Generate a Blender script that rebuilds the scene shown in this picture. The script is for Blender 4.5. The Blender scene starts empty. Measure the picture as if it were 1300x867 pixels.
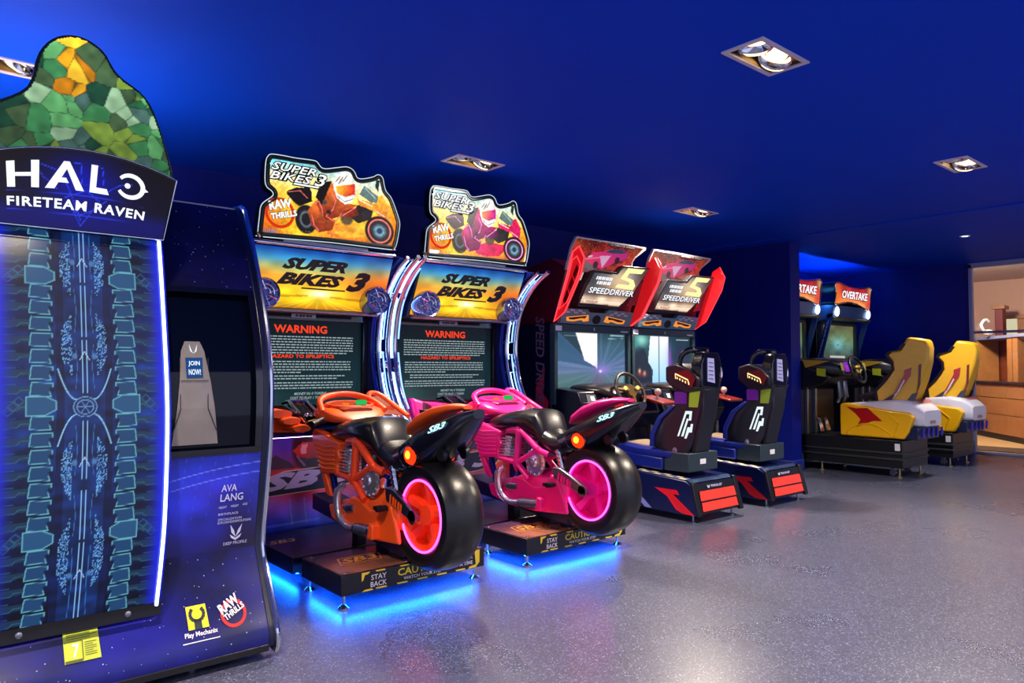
import bpy, bmesh, math, random
import numpy as np
from mathutils import Vector, Matrix

scene = bpy.context.scene
PI = math.pi
rnd = random.Random(11)

# ------------------------------------------------------------------ camera, world, exposure
cam_data = bpy.data.cameras.new('camera')
cam_data.sensor_width = 36.0
cam_data.lens = 930.0 / 1300.0 * 36.0
cam_data.clip_start = 0.05
camera = bpy.data.objects.new('camera', cam_data)
camera.location = (0, 0, 1.2)
camera.rotation_euler = (math.radians(90 + 2.1245), 0, math.radians(49.639 - 90))
scene.collection.objects.link(camera)
scene.camera = camera

world = bpy.data.worlds.new('room_ambience')
scene.world = world
world.use_nodes = True
world.node_tree.nodes['Background'].inputs[0].default_value = (0.55, 0.58, 0.86, 1)
world.node_tree.nodes['Background'].inputs[1].default_value = 1.1

vs = scene.view_settings
vs.view_transform = 'Standard'
vs.look = 'None'
vs.exposure = 0.35
vs.gamma = 1.0
vs.use_curve_mapping = False

LAMP_W = 115.0           # one downlight lamp
LED_BLUE = 110.0         # under-glow strips
CEIL = 2.72
# ------------------------------------------------------------------ helpers
def lin1(c):
    c = c / 255.0
    return c / 12.92 if c <= 0.04045 else ((c + 0.055) / 1.055) ** 2.4
def S(r, g, b): return (lin1(r), lin1(g), lin1(b))
def hx(h): return tuple(int(h[i:i + 2], 16) for i in (0, 2, 4))

_mats = {}
def M(name, rgb=(128, 128, 128), rough=0.5, metal=0.0, emit=0.0, ergb=None, noise=0.0, nscale=30.0, coat=0.0, bump=0.0, spec=0.5):
    """Plain procedural material; rgb in 0-255 display values."""
    if name in _mats: return _mats[name]
    m = bpy.data.materials.new(name); m.use_nodes = True
    nt = m.node_tree; b = nt.nodes['Principled BSDF']
    c = S(*rgb)
    b.inputs['Base Color'].default_value = (*c, 1)
    b.inputs['Roughness'].default_value = rough
    b.inputs['Metallic'].default_value = metal
    b.inputs['Coat Weight'].default_value = coat
    b.inputs['Coat Roughness'].default_value = 0.08
    b.inputs['Specular IOR Level'].default_value = spec
    if emit > 0:
        b.inputs['Emission Color'].default_value = (*S(*(ergb or rgb)), 1)
        b.inputs['Emission Strength'].default_value = emit
    if noise > 0 or bump > 0:
        tc = nt.nodes.new('ShaderNodeTexCoord'); n = nt.nodes.new('ShaderNodeTexNoise')
        n.inputs['Scale'].default_value = nscale; n.inputs['Detail'].default_value = 3
        nt.links.new(tc.outputs['Object'], n.inputs['Vector'])
        if noise > 0:
            mx = nt.nodes.new('ShaderNodeMix'); mx.data_type = 'RGBA'
            mx.inputs['A'].default_value = (*[x * (1 - noise) for x in c], 1)
            mx.inputs['B'].default_value = (*[min(1, x * (1 + noise)) for x in c], 1)
            nt.links.new(n.outputs['Fac'], mx.inputs['Factor'])
            nt.links.new(mx.outputs['Result'], b.inputs['Base Color'])
        if bump > 0:
            bp = nt.nodes.new('ShaderNodeBump'); bp.inputs['Strength'].default_value = bump; bp.inputs['Distance'].default_value = 0.01
            nt.links.new(n.outputs['Fac'], bp.inputs['Height']); nt.links.new(bp.outputs['Normal'], b.inputs['Normal'])
    _mats[name] = m
    return m

def EM(name, rgb, strength=1.0):
    """A thing that gives off light (lamp, screen, backlit print)."""
    if name in _mats: return _mats[name]
    m = bpy.data.materials.new(name); m.use_nodes = True
    nt = m.node_tree; nt.nodes.clear()
    o = nt.nodes.new('ShaderNodeOutputMaterial'); e = nt.nodes.new('ShaderNodeEmission')
    e.inputs[0].default_value = (*S(*rgb), 1); e.inputs[1].default_value = strength
    nt.links.new(e.outputs[0], o.inputs[0])
    _mats[name] = m
    return m

def ART(name, emit=0.0, rough=0.3, coat=0.0):
    """Printed art: colours come from the mesh's colour attribute; backlit when emit > 0."""
    if name in _mats: return _mats[name]
    m = bpy.data.materials.new(name); m.use_nodes = True
    nt = m.node_tree; b = nt.nodes['Principled BSDF']
    a = nt.nodes.new('ShaderNodeVertexColor'); a.layer_name = 'Col'
    b.inputs['Roughness'].default_value = rough
    b.inputs['Coat Weight'].default_value = coat
    if emit > 0:
        b.inputs['Specular IOR Level'].default_value = 0.06
        b.inputs['Base Color'].default_value = (0.01, 0.01, 0.012, 1)
        nt.links.new(a.outputs[0], b.inputs['Emission Color'])
        b.inputs['Emission Strength'].default_value = emit
    else:
        nt.links.new(a.outputs[0], b.inputs['Base Color'])
    _mats[name] = m
    return m

def starfield(name, base, neb, star=3.0, rough=0.25):
    if name in _mats: return _mats[name]
    m = bpy.data.materials.new(name); m.use_nodes = True
    nt = m.node_tree; b = nt.nodes['Principled BSDF']; L = nt.links
    tc = nt.nodes.new('ShaderNodeTexCoord')
    n = nt.nodes.new('ShaderNodeTexNoise'); n.inputs['Scale'].default_value = 3.2; n.inputs['Detail'].default_value = 5
    L.new(tc.outputs['Object'], n.inputs['Vector'])
    r = nt.nodes.new('ShaderNodeValToRGB')
    r.color_ramp.elements[0].position = 0.38; r.color_ramp.elements[0].color = (*S(*base), 1)
    r.color_ramp.elements[1].position = 0.72; r.color_ramp.elements[1].color = (*S(*neb), 1)
    L.new(n.outputs['Fac'], r.inputs['Fac'])
    v = nt.nodes.new('ShaderNodeTexVoronoi'); v.inputs['Scale'].default_value = 38
    L.new(tc.outputs['Object'], v.inputs['Vector'])
    st = nt.nodes.new('ShaderNodeValToRGB')
    st.color_ramp.elements[0].position = 0.03; st.color_ramp.elements[0].color = (1, 1, 1, 1)
    st.color_ramp.elements[1].position = 0.10; st.color_ramp.elements[1].color = (0, 0, 0, 1)
    L.new(v.outputs['Distance'], st.inputs['Fac'])
    mx = nt.nodes.new('ShaderNodeMix'); mx.data_type = 'RGBA'
    L.new(st.outputs['Color'], mx.inputs['Factor']); L.new(r.outputs['Color'], mx.inputs['A'])
    mx.inputs['B'].default_value = (0.55, 0.58, 0.8, 1)
    L.new(mx.outputs['Result'], b.inputs['Base Color'])
    b.inputs['Roughness'].default_value = rough
    _mats[name] = m
    return m

COL = scene.collection
def tag(o, label=None, cat=None, group=None, kind=None):
    if label: o['label'] = label
    if cat: o['category'] = cat
    if group: o['group'] = group
    if kind: o['kind'] = kind
    return o
def empty(name, loc, label, cat, group=None):
    o = bpy.data.objects.new(name, None); COL.objects.link(o)
    o.location = loc; o.empty_display_size = 0.1
    return tag(o, label, cat, group)
def copy_tree(o, parent=None):
    c = o.copy(); COL.objects.link(c)
    if parent is not None: c.parent = parent
    for ch in list(o.children): copy_tree(ch, c)
    return c

WARP = [None]                   # optional reshaping of the vertices of the pieces being built
OFF = [0.0, 0.0, 0.0]           # subtracted from every vertex: the base point of the thing being built

def link(name, me, mats, parent=None, bevel=0.0, seg=2, angle=40):
    for m in (mats if isinstance(mats, (list, tuple)) else [mats]): me.materials.append(m)
    o = bpy.data.objects.new(name, me); COL.objects.link(o)
    if parent is not None: o.parent = parent
    if bevel > 0:
        b = o.modifiers.new('bevel', 'BEVEL'); b.width = bevel; b.segments = seg; b.limit_method = 'ANGLE'; b.angle_limit = math.radians(35)
    if angle:
        for p in me.polygons: p.use_smooth = True
        me.set_sharp_from_angle(angle=math.radians(angle))
    return o

_txt = {}
def text2d(s, bold=0.0, shear=0.0, spacing=1.0):
    k = (s, bold, shear, spacing)
    if k not in _txt:
        c = bpy.data.curves.new('t', 'FONT'); c.body = s; c.offset = bold; c.shear = shear
        c.resolution_u = 2; c.space_character = spacing; c.fill_mode = 'FRONT'
        o = bpy.data.objects.new('t', c)
        me = bpy.data.meshes.new_from_object(o)
        V = np.array([v.co[:2] for v in me.vertices]) if len(me.vertices) else np.zeros((0, 2))
        F = [tuple(p.vertices) for p in me.polygons]
        bpy.data.objects.remove(o); bpy.data.curves.remove(c); bpy.data.meshes.remove(me)
        if len(V):
            V = V - V.min(0); V = V / np.maximum(V.max(0), 1e-6)
        _txt[k] = (V, F)
    return _txt[k]

def quadmap(p00, p10, p11, p01):
    p00, p10, p11, p01 = [np.array(p, float) for p in (p00, p10, p11, p01)]
    def f(U, V):
        U = np.asarray(U, float)[..., None]; V = np.asarray(V, float)[..., None]
        return p00 * (1 - U) * (1 - V) + p10 * U * (1 - V) + p11 * U * V + p01 * (1 - U) * V
    return f
def shift(f, n):
    n = np.array(n, float)
    return lambda U, V: f(U, V) + n

class MB:
    def __init__(s): s.v = []; s.f = []; s.m = []
    def add(s, V, F, mi=0):
        b = len(s.v)
        s.v += [tuple(map(float, p)) for p in V]
        for f in F: s.f.append(tuple(i + b for i in f)); s.m.append(mi)
        return s
    def box(s, x0, x1, y0, y1, z0, z1, mi=0):
        V = [(x, y, z) for z in (z0, z1) for y in (y0, y1) for x in (x0, x1)]
        return s.add(V, [(0, 2, 3, 1), (4, 5, 7, 6), (0, 1, 5, 4), (2, 6, 7, 3), (0, 4, 6, 2), (1, 3, 7, 5)], mi)
    def prism(s, pts, t0, t1, axis='x', mi=0, scale1=None, c1=None):
        n = len(pts)
        def P(p, t):
            return (t, p[0], p[1]) if axis == 'x' else (p[0], t, p[1]) if axis == 'y' else (p[0], p[1], t)
        q = pts
        if scale1 is not None:
            cx, cy = c1 if c1 else (sum(p[0] for p in pts) / n, sum(p[1] for p in pts) / n)
            q = [(cx + (p[0] - cx) * scale1, cy + (p[1] - cy) * scale1) for p in pts]
        V = [P(p, t0) for p in pts] + [P(p, t1) for p in q]
        F = [tuple(range(n - 1, -1, -1)), tuple(range(n, 2 * n))] + [(i, (i + 1) % n, n + (i + 1) % n, n + i) for i in range(n)]
        return s.add(V, F, mi)
    def tube(s, pts, r, n=8, mi=0, closed=False, caps=True):
        pts = [Vector(p) for p in pts]; k = len(pts)
        rs = r if isinstance(r, (list, tuple)) else [r] * k
        rings = []; up = None
        for i, p in enumerate(pts):
            a = pts[(i - 1) % k] if (closed or i > 0) else p
            b = pts[(i + 1) % k] if (closed or i < k - 1) else p
            t = (b - a).normalized() if (b - a).length > 1e-9 else Vector((0, 0, 1))
            if up is None:
                up = Vector((0, 0, 1)) if abs(t.z) < 0.9 else Vector((1, 0, 0))
            x = up - t * up.dot(t)
            if x.length < 1e-6: x = t.orthogonal()
            x.normalize(); y = t.cross(x); up = x
            rings.append([p + (x * math.cos(2 * PI * j / n) + y * math.sin(2 * PI * j / n)) * rs[i] for j in range(n)])
        return s.loft(rings, closed, caps, mi)
    def loft(s, rings, closed=False, caps=True, mi=0):
        n = len(rings[0]); k = len(rings)
        V = [p for r in rings for p in r]; F = []
        for i in range(k if closed else k - 1):
            for j in range(n):
                a, b = i * n + j, i * n + (j + 1) % n
                c, d = ((i + 1) % k) * n + (j + 1) % n, ((i + 1) % k) * n + j
                F.append((a, b, c, d))
        if caps and not closed:
            F.append(tuple(range(n - 1, -1, -1))); F.append(tuple(range((k - 1) * n, k * n)))
        return s.add(V, F, mi)
    def lathe(s, prof, c, axis='x', n=24, mi=0, closed=False):
        """prof: (radius, height along axis) list; closed joins last to first (ring section)."""
        rings = []
        for r, h in prof:
            ring = []
            for j in range(n):
                a = 2 * PI * j / n; u, w = r * math.cos(a), r * math.sin(a)
                ring.append((c[0] + h, c[1] + u, c[2] + w) if axis == 'x' else (c[0] + u, c[1] + h, c[2] + w) if axis == 'y' else (c[0] + u, c[1] + w, c[2] + h))
            rings.append(ring)
        return s.loft(rings, closed, not closed, mi)
    def ball(s, c, r, nu=14, nv=8, mi=0):
        r = r if isinstance(r, (list, tuple)) else (r, r, r)
        rings = []
        for i in range(nv + 1):
            t = PI * (0.02 + 0.96 * i / nv)
            rings.append([(c[0] + r[0] * math.sin(t) * math.cos(2 * PI * j / nu), c[1] + r[1] * math.sin(t) * math.sin(2 * PI * j / nu), c[2] + r[2] * math.cos(t)) for j in range(nu)])
        return s.loft(rings, False, True, mi)
    def hull(s, st, n=20, mi=0, p=2.4):
        """Loft along y: stations (y, zbottom, ztop, halfwidth, xcentre=0) with super-ellipse sections."""
        rings = []
        for q in st:
            y, zb, zt, hw = q[:4]; xc = q[4] if len(q) > 4 else 0
            ring = []
            for j in range(n):
                a = 2 * PI * j / n; ca, sa = math.cos(a), math.sin(a)
                ring.append((xc + hw * math.copysign(abs(ca) ** (2 / p), ca), y, (zb + zt) / 2 + (zt - zb) / 2 * math.copysign(abs(sa) ** (2 / p), sa)))
            rings.append(ring)
        return s.loft(rings, False, True, mi)
    def grid(s, fn, nu, nv, mi=0):
        u, v = np.meshgrid(np.linspace(0, 1, nu + 1), np.linspace(0, 1, nv + 1))
        P = fn(u.ravel(), v.ravel()); w = nu + 1
        return s.add(P, [(j * w + i, j * w + i + 1, (j + 1) * w + i + 1, (j + 1) * w + i) for j in range(nv) for i in range(nu)], mi)
    # flat print on a surface fn(u, v)
    def poly(s, fn, pts, mi=0):
        P = np.array(pts, float)
        return s.add(fn(P[:, 0], P[:, 1]), [tuple(range(len(P)))], mi)
    def band(s, fn, pts, w, asp=1.0, mi=0, closed=False):
        """A drawn line of width w (in u) through 2-D points; asp = surface width / height."""
        n = len(pts)
        for i in range(n if closed else n - 1):
            a, b = pts[i], pts[(i + 1) % n]
            dx, dy = b[0] - a[0], (b[1] - a[1]) / asp
            l = math.hypot(dx, dy) or 1e-9
            nx, ny = -dy / l * w / 2, dx / l * w / 2 * asp
            s.poly(fn, [(a[0] + nx, a[1] + ny), (a[0] - nx, a[1] - ny), (b[0] - nx, b[1] - ny), (b[0] + nx, b[1] + ny)], mi)
        return s
    def text(s, fn, st, u0, v0, w, h, bold=0.02, shear=0.0, mi=0, spacing=1.0, rot=0.0, asp=1.0, skew=0.0):
        V, F = text2d(st, bold, shear, spacing)
        if not len(V): return s
        X, Y = V[:, 0] * w, V[:, 1] * h
        if skew: Y = Y + X * skew
        if rot:
            c, d = math.cos(rot), math.sin(rot)
            X, Y = X * c - (Y / asp) * d, (X * d) * asp + Y * c
        return s.add(fn(u0 + X, v0 + Y), F, mi)
    def bars(s, fn, u0, v0, w, h, n, shear=.3, mi=0):
        """slanted strokes for print too small to read"""
        p = w / n
        for i in range(n):
            u = u0 + i * p; k = .62 + .2 * (i % 2)
            s.poly(fn, [(u, v0), (u + p * k, v0), (u + p * k + shear * p, v0 + h), (u + shear * p, v0 + h)], mi)
        return s
    def build(s, name, mats, parent=None, bevel=0.0, seg=2, angle=40, fix=True):
        me = bpy.data.meshes.new(name)
        if WARP[0]: s.v = [WARP[0](*p) for p in s.v]
        V = (np.array(s.v) - np.array(OFF)).tolist()
        me.from_pydata(V, [], s.f)
        me.polygons.foreach_set('material_index', s.m)
        if fix:
            bm = bmesh.new(); bm.from_mesh(me)
            bmesh.ops.recalc_face_normals(bm, faces=bm.faces[:]); bm.to_mesh(me); bm.free()
        return link(name, me, mats, parent, bevel, seg, angle)

def one(name, mats, parent, bevel=0.0, **k):
    """shorthand: one box / prism / tube as a part"""
    b = MB()
    for key, args in k.items():
        if key.startswith('box'): b.box(*args)
        elif key.startswith('prism'): b.prism(*args)
        elif key.startswith('tube'): b.tube(*args)
        elif key.startswith('lathe'): b.lathe(*args)
        elif key.startswith('hull'): b.hull(*args)
        elif key.startswith('ball'): b.ball(*args)
    return b.build(name, mats, parent, bevel)

def catmull(pts, k=6):
    P = [np.array(p, float) for p in pts]; out = []
    for i in range(len(P) - 1):
        p0 = P[max(i - 1, 0)]; p1 = P[i]; p2 = P[i + 1]; p3 = P[min(i + 2, len(P) - 1)]
        for j in range(k):
            t = j / k
            out.append(tuple(0.5 * ((2 * p1) + (-p0 + p2) * t + (2 * p0 - 5 * p1 + 4 * p2 - p3) * t * t + (-p0 + 3 * p1 - 3 * p2 + p3) * t ** 3)))
    out.append(tuple(P[-1]))
    return out
def rsmooth(pts, k=4):
    """closed smooth outline"""
    P = [np.array(p, float) for p in pts]; n = len(P); out = []
    for i in range(n):
        p0, p1, p2, p3 = P[i - 1], P[i], P[(i + 1) % n], P[(i + 2) % n]
        for j in range(k):
            t = j / k
            out.append(tuple(0.5 * ((2 * p1) + (-p0 + p2) * t + (2 * p0 - 5 * p1 + 4 * p2 - p3) * t * t + (-p0 + 3 * p1 - 3 * p2 + p3) * t ** 3)))
    return out
def inset(pts, d):
    """move a closed outline inwards by d"""
    n = len(pts); A = sum(pts[i][0] * pts[(i + 1) % n][1] - pts[(i + 1) % n][0] * pts[i][1] for i in range(n))
    sg = 1 if A > 0 else -1; out = []
    for i in range(n):
        a, b = pts[i - 1], pts[(i + 1) % n]
        tx, ty = b[0] - a[0], b[1] - a[1]; l = math.hypot(tx, ty) or 1e-9
        out.append((pts[i][0] - sg * ty / l * d, pts[i][1] + sg * tx / l * d))
    return out

# ---- a small painter: colours per vertex of a fine sheet
class Paint:
    def __init__(s, nx, ny, asp=1.0, bg=(0, 0, 0)):
        s.nx, s.ny, s.asp = nx, ny, asp
        s.u, s.v = np.meshgrid(np.linspace(0, 1, nx), np.linspace(0, 1, ny))
        s.c = np.zeros((ny, nx, 3)) + np.array(bg) / 255.0
    def _mix(s, a, col):
        a = np.clip(a, 0, 1)[..., None]; s.c = s.c * (1 - a) + np.array(col) / 255.0 * a
    def vgrad(s, stops):
        v = [p for p, _ in stops]
        for k in range(3): s.c[..., k] = np.interp(s.v, v, [c[k] / 255.0 for _, c in stops])
    def mask(s, pts):
        inside = np.zeros(s.u.shape, bool); n = len(pts)
        for i in range(n):
            x1, y1 = pts[i]; x2, y2 = pts[(i + 1) % n]
            c = ((y1 > s.v) != (y2 > s.v))
            if not c.any(): continue
            with np.errstate(divide='ignore', invalid='ignore'):
                xi = (x2 - x1) * (s.v - y1) / ((y2 - y1) or 1e-12) + x1
            inside ^= c & (s.u < xi)
        return inside
    def poly(s, pts, col, a=1.0): s._mix(s.mask(pts) * a, col)
    def gpoly(s, pts, c0, c1, p0, p1, a=1.0):
        d = (p1[0] - p0[0], p1[1] - p0[1]); L = d[0] ** 2 + d[1] ** 2
        t = np.clip(((s.u - p0[0]) * d[0] + (s.v - p0[1]) * d[1]) / L, 0, 1)[..., None]
        col = np.array(c0) / 255.0 * (1 - t) + np.array(c1) / 255.0 * t
        m = (s.mask(pts) * a)[..., None]; s.c = s.c * (1 - m) + col * m
    def ell(s, cx, cy, rx, ry, col, a=1.0, soft=0.05, rot=0.0):
        x = s.u - cx; y = (s.v - cy) / s.asp
        c, d = math.cos(rot), math.sin(rot)
        X, Y = x * c + y * d, -x * d + y * c
        r = np.sqrt((X / rx) ** 2 + (Y / (ry / s.asp)) ** 2)
        s._mix(np.clip((1 - r) / max(soft, 1e-3), 0, 1) * a, col)
    def glow(s, cx, cy, rx, ry, col, a=1.0):
        r2 = ((s.u - cx) / rx) ** 2 + ((s.v - cy) / ry) ** 2
        s.c = s.c + np.exp(-r2)[..., None] * a * np.array(col) / 255.0
    def blur_spot(s, cx, cy, rx, ry, col, a=1.0):
        r2 = ((s.u - cx) / rx) ** 2 + ((s.v - cy) / ry) ** 2
        s._mix(np.exp(-r2) * a, col)
    def line(s, pts, w, col, a=1.0, soft=0.5):
        for (x1, y1), (x2, y2) in zip(pts[:-1], pts[1:]):
            dx, dy = x2 - x1, (y2 - y1) / s.asp; L = dx * dx + dy * dy or 1e-12
            px, py = s.u - x1, (s.v - y1) / s.asp
            t = np.clip((px * dx + py * dy) / L, 0, 1)
            d = np.hypot(px - t * dx, py - t * dy)
            s._mix(np.clip((w / 2 - d) / (w / 2 * soft), 0, 1) * a, col)
    def noise(s, amp, cells=(6, 6), seed=1):
        g = np.random.RandomState(seed).rand(cells[1] + 2, cells[0] + 2)
        x, y = s.u * cells[0], s.v * cells[1]; i, j = x.astype(int), y.astype(int); fx, fy = x - i, y - j
        fx, fy = fx * fx * (3 - 2 * fx), fy * fy * (3 - 2 * fy)
        n = (g[j, i] * (1 - fx) + g[j, i + 1] * fx) * (1 - fy) + (g[j + 1, i] * (1 - fx) + g[j + 1, i + 1] * fx) * fy
        s.c = s.c * (1 + amp * (n[..., None] * 2 - 1)); return n
    def speckle(s, m, density, col, seed=3, a=1.0):
        g = np.random.RandomState(seed).rand(s.ny, s.nx) < density
        s._mix((g & m) * a, col)

def art(name, parent, paint, fn, mat, outline=None, angle=0):
    """a printed sheet: fine grid over fn(u, v) carrying the painted colours; outline (u, v) cuts its shape"""
    nx, ny = paint.nx, paint.ny
    P = fn(paint.u.ravel(), paint.v.ravel()) - np.array(OFF)
    idx = np.arange(nx * ny).reshape(ny, nx)
    q = np.stack([idx[:-1, :-1], idx[:-1, 1:], idx[1:, 1:], idx[1:, :-1]], -1).reshape(-1, 4)
    if outline is not None:
        m = paint.mask(outline)
        mm = (m[:-1, :-1] & m[:-1, 1:] & m[1:, 1:] & m[1:, :-1]).ravel()
        q = q[mm]
    me = bpy.data.meshes.new(name)
    me.vertices.add(len(P)); me.vertices.foreach_set('co', P.ravel())
    me.loops.add(q.size); me.loops.foreach_set('vertex_index', q.ravel())
    me.polygons.add(len(q)); me.polygons.foreach_set('loop_start', np.arange(0, q.size, 4))
    me.update(calc_edges=True)
    c = np.clip(paint.c, 0, 1.6).reshape(-1, 3)
    c = np.where(c <= 0.04045, c / 12.92, ((c + 0.055) / 1.055) ** 2.4)
    ca = me.color_attributes.new('Col', 'FLOAT_COLOR', 'POINT')
    ca.data.foreach_set('color', np.concatenate([c, np.ones((len(c), 1))], 1).ravel())
    return link(name, me, mat, parent, angle=angle)
# ------------------------------------------------------------------ the room
def floor_material():
    m = bpy.data.materials.new('speckled_vinyl'); m.use_nodes = True
    nt = m.node_tree; b = nt.nodes['Principled BSDF']; L = nt.links
    tc = nt.nodes.new('ShaderNodeTexCoord')
    v = nt.nodes.new('ShaderNodeTexVoronoi'); v.inputs['Scale'].default_value = 210
    L.new(tc.outputs['Object'], v.inputs['Vector'])
    r = nt.nodes.new('ShaderNodeValToRGB'); cr = r.color_ramp
    cr.elements[0].position = 0.0; cr.elements[0].color = (*S(48, 50, 66), 1)
    cr.elements[1].position = 1.0; cr.elements[1].color = (*S(140, 144, 172), 1)
    for p, c in ((0.3, (62, 65, 84)), (0.72, (73, 77, 99)), (0.92, (84, 88, 112))):
        e = cr.elements.new(p); e.color = (*S(*c), 1)
    sep = nt.nodes.new('ShaderNodeSeparateColor'); L.new(v.outputs['Color'], sep.inputs[0]); L.new(sep.outputs[0], r.inputs['Fac'])
    n = nt.nodes.new('ShaderNodeTexNoise'); n.inputs['Scale'].default_value = 1.3; n.inputs['Detail'].default_value = 4
    L.new(tc.outputs['Object'], n.inputs['Vector'])
    mr = nt.nodes.new('ShaderNodeMapRange'); mr.inputs['To Min'].default_value = 0.22; mr.inputs['To Max'].default_value = 0.36
    L.new(n.outputs['Fac'], mr.inputs['Value']); L.new(mr.outputs['Result'], b.inputs['Roughness'])
    L.new(r.outputs['Color'], b.inputs['Base Color'])
    return m

m_floor = floor_material()
M('logo_outline', (16, 18, 24), .9, spec=0.0)
m_ceil = M('matt_blue_ceiling', (3, 58, 198), 0.65, noise=0.06, nscale=2.0, spec=.06)
m_wall = M('navy_wall_paint', (6, 22, 125), 0.5, noise=0.08, nscale=3.0, bump=0.03, spec=.25)
m_skirt = M('blue_gloss_skirting', (24, 44, 130), 0.35, noise=0.05)
m_chrome = M('chrome', (215, 218, 228), 0.12, 1.0, noise=0.03)
m_steel = M('brushed_steel', (150, 152, 160), 0.32, 1.0, noise=0.08)
m_alloy = M('polished_alloy', (228, 228, 238), 0.22, 0.85, noise=0.05)
m_black = M('black_plastic', (16, 16, 20), 0.35, noise=0.15)
m_blackgloss = M('gloss_black', (10, 10, 14), 0.12, noise=0.1, coat=0.5)
m_rubber = M('tyre_rubber', (15, 15, 17), 0.32, noise=0.2, nscale=60, bump=0.05)
m_darkglass = M('smoked_glass', (4, 7, 18), 0.06, noise=0.05, spec=.3)
m_white = M('white_enamel', (225, 222, 228), 0.35, noise=0.04)
m_wood = M('oak_veneer', (166, 112, 60), 0.4, noise=0.25, nscale=6)

def struct(b, name, mats, bevel=0.0, parent=None, label=None):
    o = b.build(name, mats, parent, bevel)
    o['kind'] = 'structure'
    if label: o['label'] = label
    return o

X0, X1, YW, FARX = -3.2, 11.8, 5.75, 11.8
b = MB(); b.box(X0, 11.95, -3.6, YW + 0.1, -0.12, 0.0)
struct(b, 'floor', m_floor, label='grey speckled vinyl floor with a soft sheen')
b = MB(); b.box(X0, 17.2, YW, YW + 0.15, 0.0, 3.0)
struct(b, 'wall_back', m_wall, label='navy blue wall behind the row of machines')
b = MB(); b.box(FARX, FARX + 0.14, 3.74, YW, 0.0, 2.9); b.box(FARX, FARX + 0.14, -3.6, 0.6, 0.0, 2.9)
struct(b, 'wall_far', m_wall, label='navy blue end wall beside the glass partition')
PX, PY = 8.1, 4.45
b = MB(); b.box(PX, PX + 0.22, PY, YW, 0.0, CEIL + 0.06)
struct(b, 'wall_stub', m_wall, label='navy blue wall stub between the racing seats')
b = MB(); b.prism([(PY - 0.022, 0), (YW, 0), (YW, 0.12), (PY - 0.014, 0.12), (PY - 0.022, 0.10)], PX - 0.02, PX + 0.24)
struct(b, 'baseboard_stub', m_skirt, bevel=0.006)
b = MB(); b.box(X0, PX, YW - 0.02, YW, 0, 0.12); b.box(PX + 0.22, FARX, YW - 0.02, YW, 0, 0.12)
struct(b, 'baseboard_back', m_skirt, bevel=0.005)
b = MB(); b.box(FARX - 0.02, FARX, 3.8, YW, 0, 0.12)
struct(b, 'baseboard_far', m_skirt, bevel=0.005)

# ceiling with cut-outs for the recessed downlights; the part past the stub sits a little lower
FIX = [(3.225, 1.88), (3.25, 4.265), (5.93, 4.22), (6.035, 1.95), (0.365, 4.40), (0.42, 1.92), (0.45, -0.5), (3.23, -0.5), (6.0, -0.5)]
HX, HY = 0.19, 0.088
xs = sorted({X0, 7.85} | {f[0] + d for f in FIX for d in (-HX, HX)})
ys = sorted({-0.9, YW} | {f[1] + d for f in FIX for d in (-HY, HY)})
b = MB()
for i in range(len(xs) - 1):
    for j in range(len(ys) - 1):
        cx, cy = (xs[i] + xs[i + 1]) / 2, (ys[j] + ys[j + 1]) / 2
        if any(abs(cx - f[0]) < HX and abs(cy - f[1]) < HY for f in FIX): continue
        b.add([(xs[i], ys[j], CEIL), (xs[i + 1], ys[j], CEIL), (xs[i + 1], ys[j + 1], CEIL), (xs[i], ys[j + 1], CEIL)], [(0, 1, 2, 3)])
b.box(X0, 7.85, -0.9, YW, CEIL + 0.22, CEIL + 0.26)
struct(b, 'ceiling', m_ceil, label='deep blue ceiling with recessed twin downlights')
b = MB(); b.box(7.85, 12.0, -0.9, YW, CEIL - 0.012, CEIL + 0.26)
struct(b, 'ceiling_alcove', m_ceil, label='deep blue ceiling over the far alcove')

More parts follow.
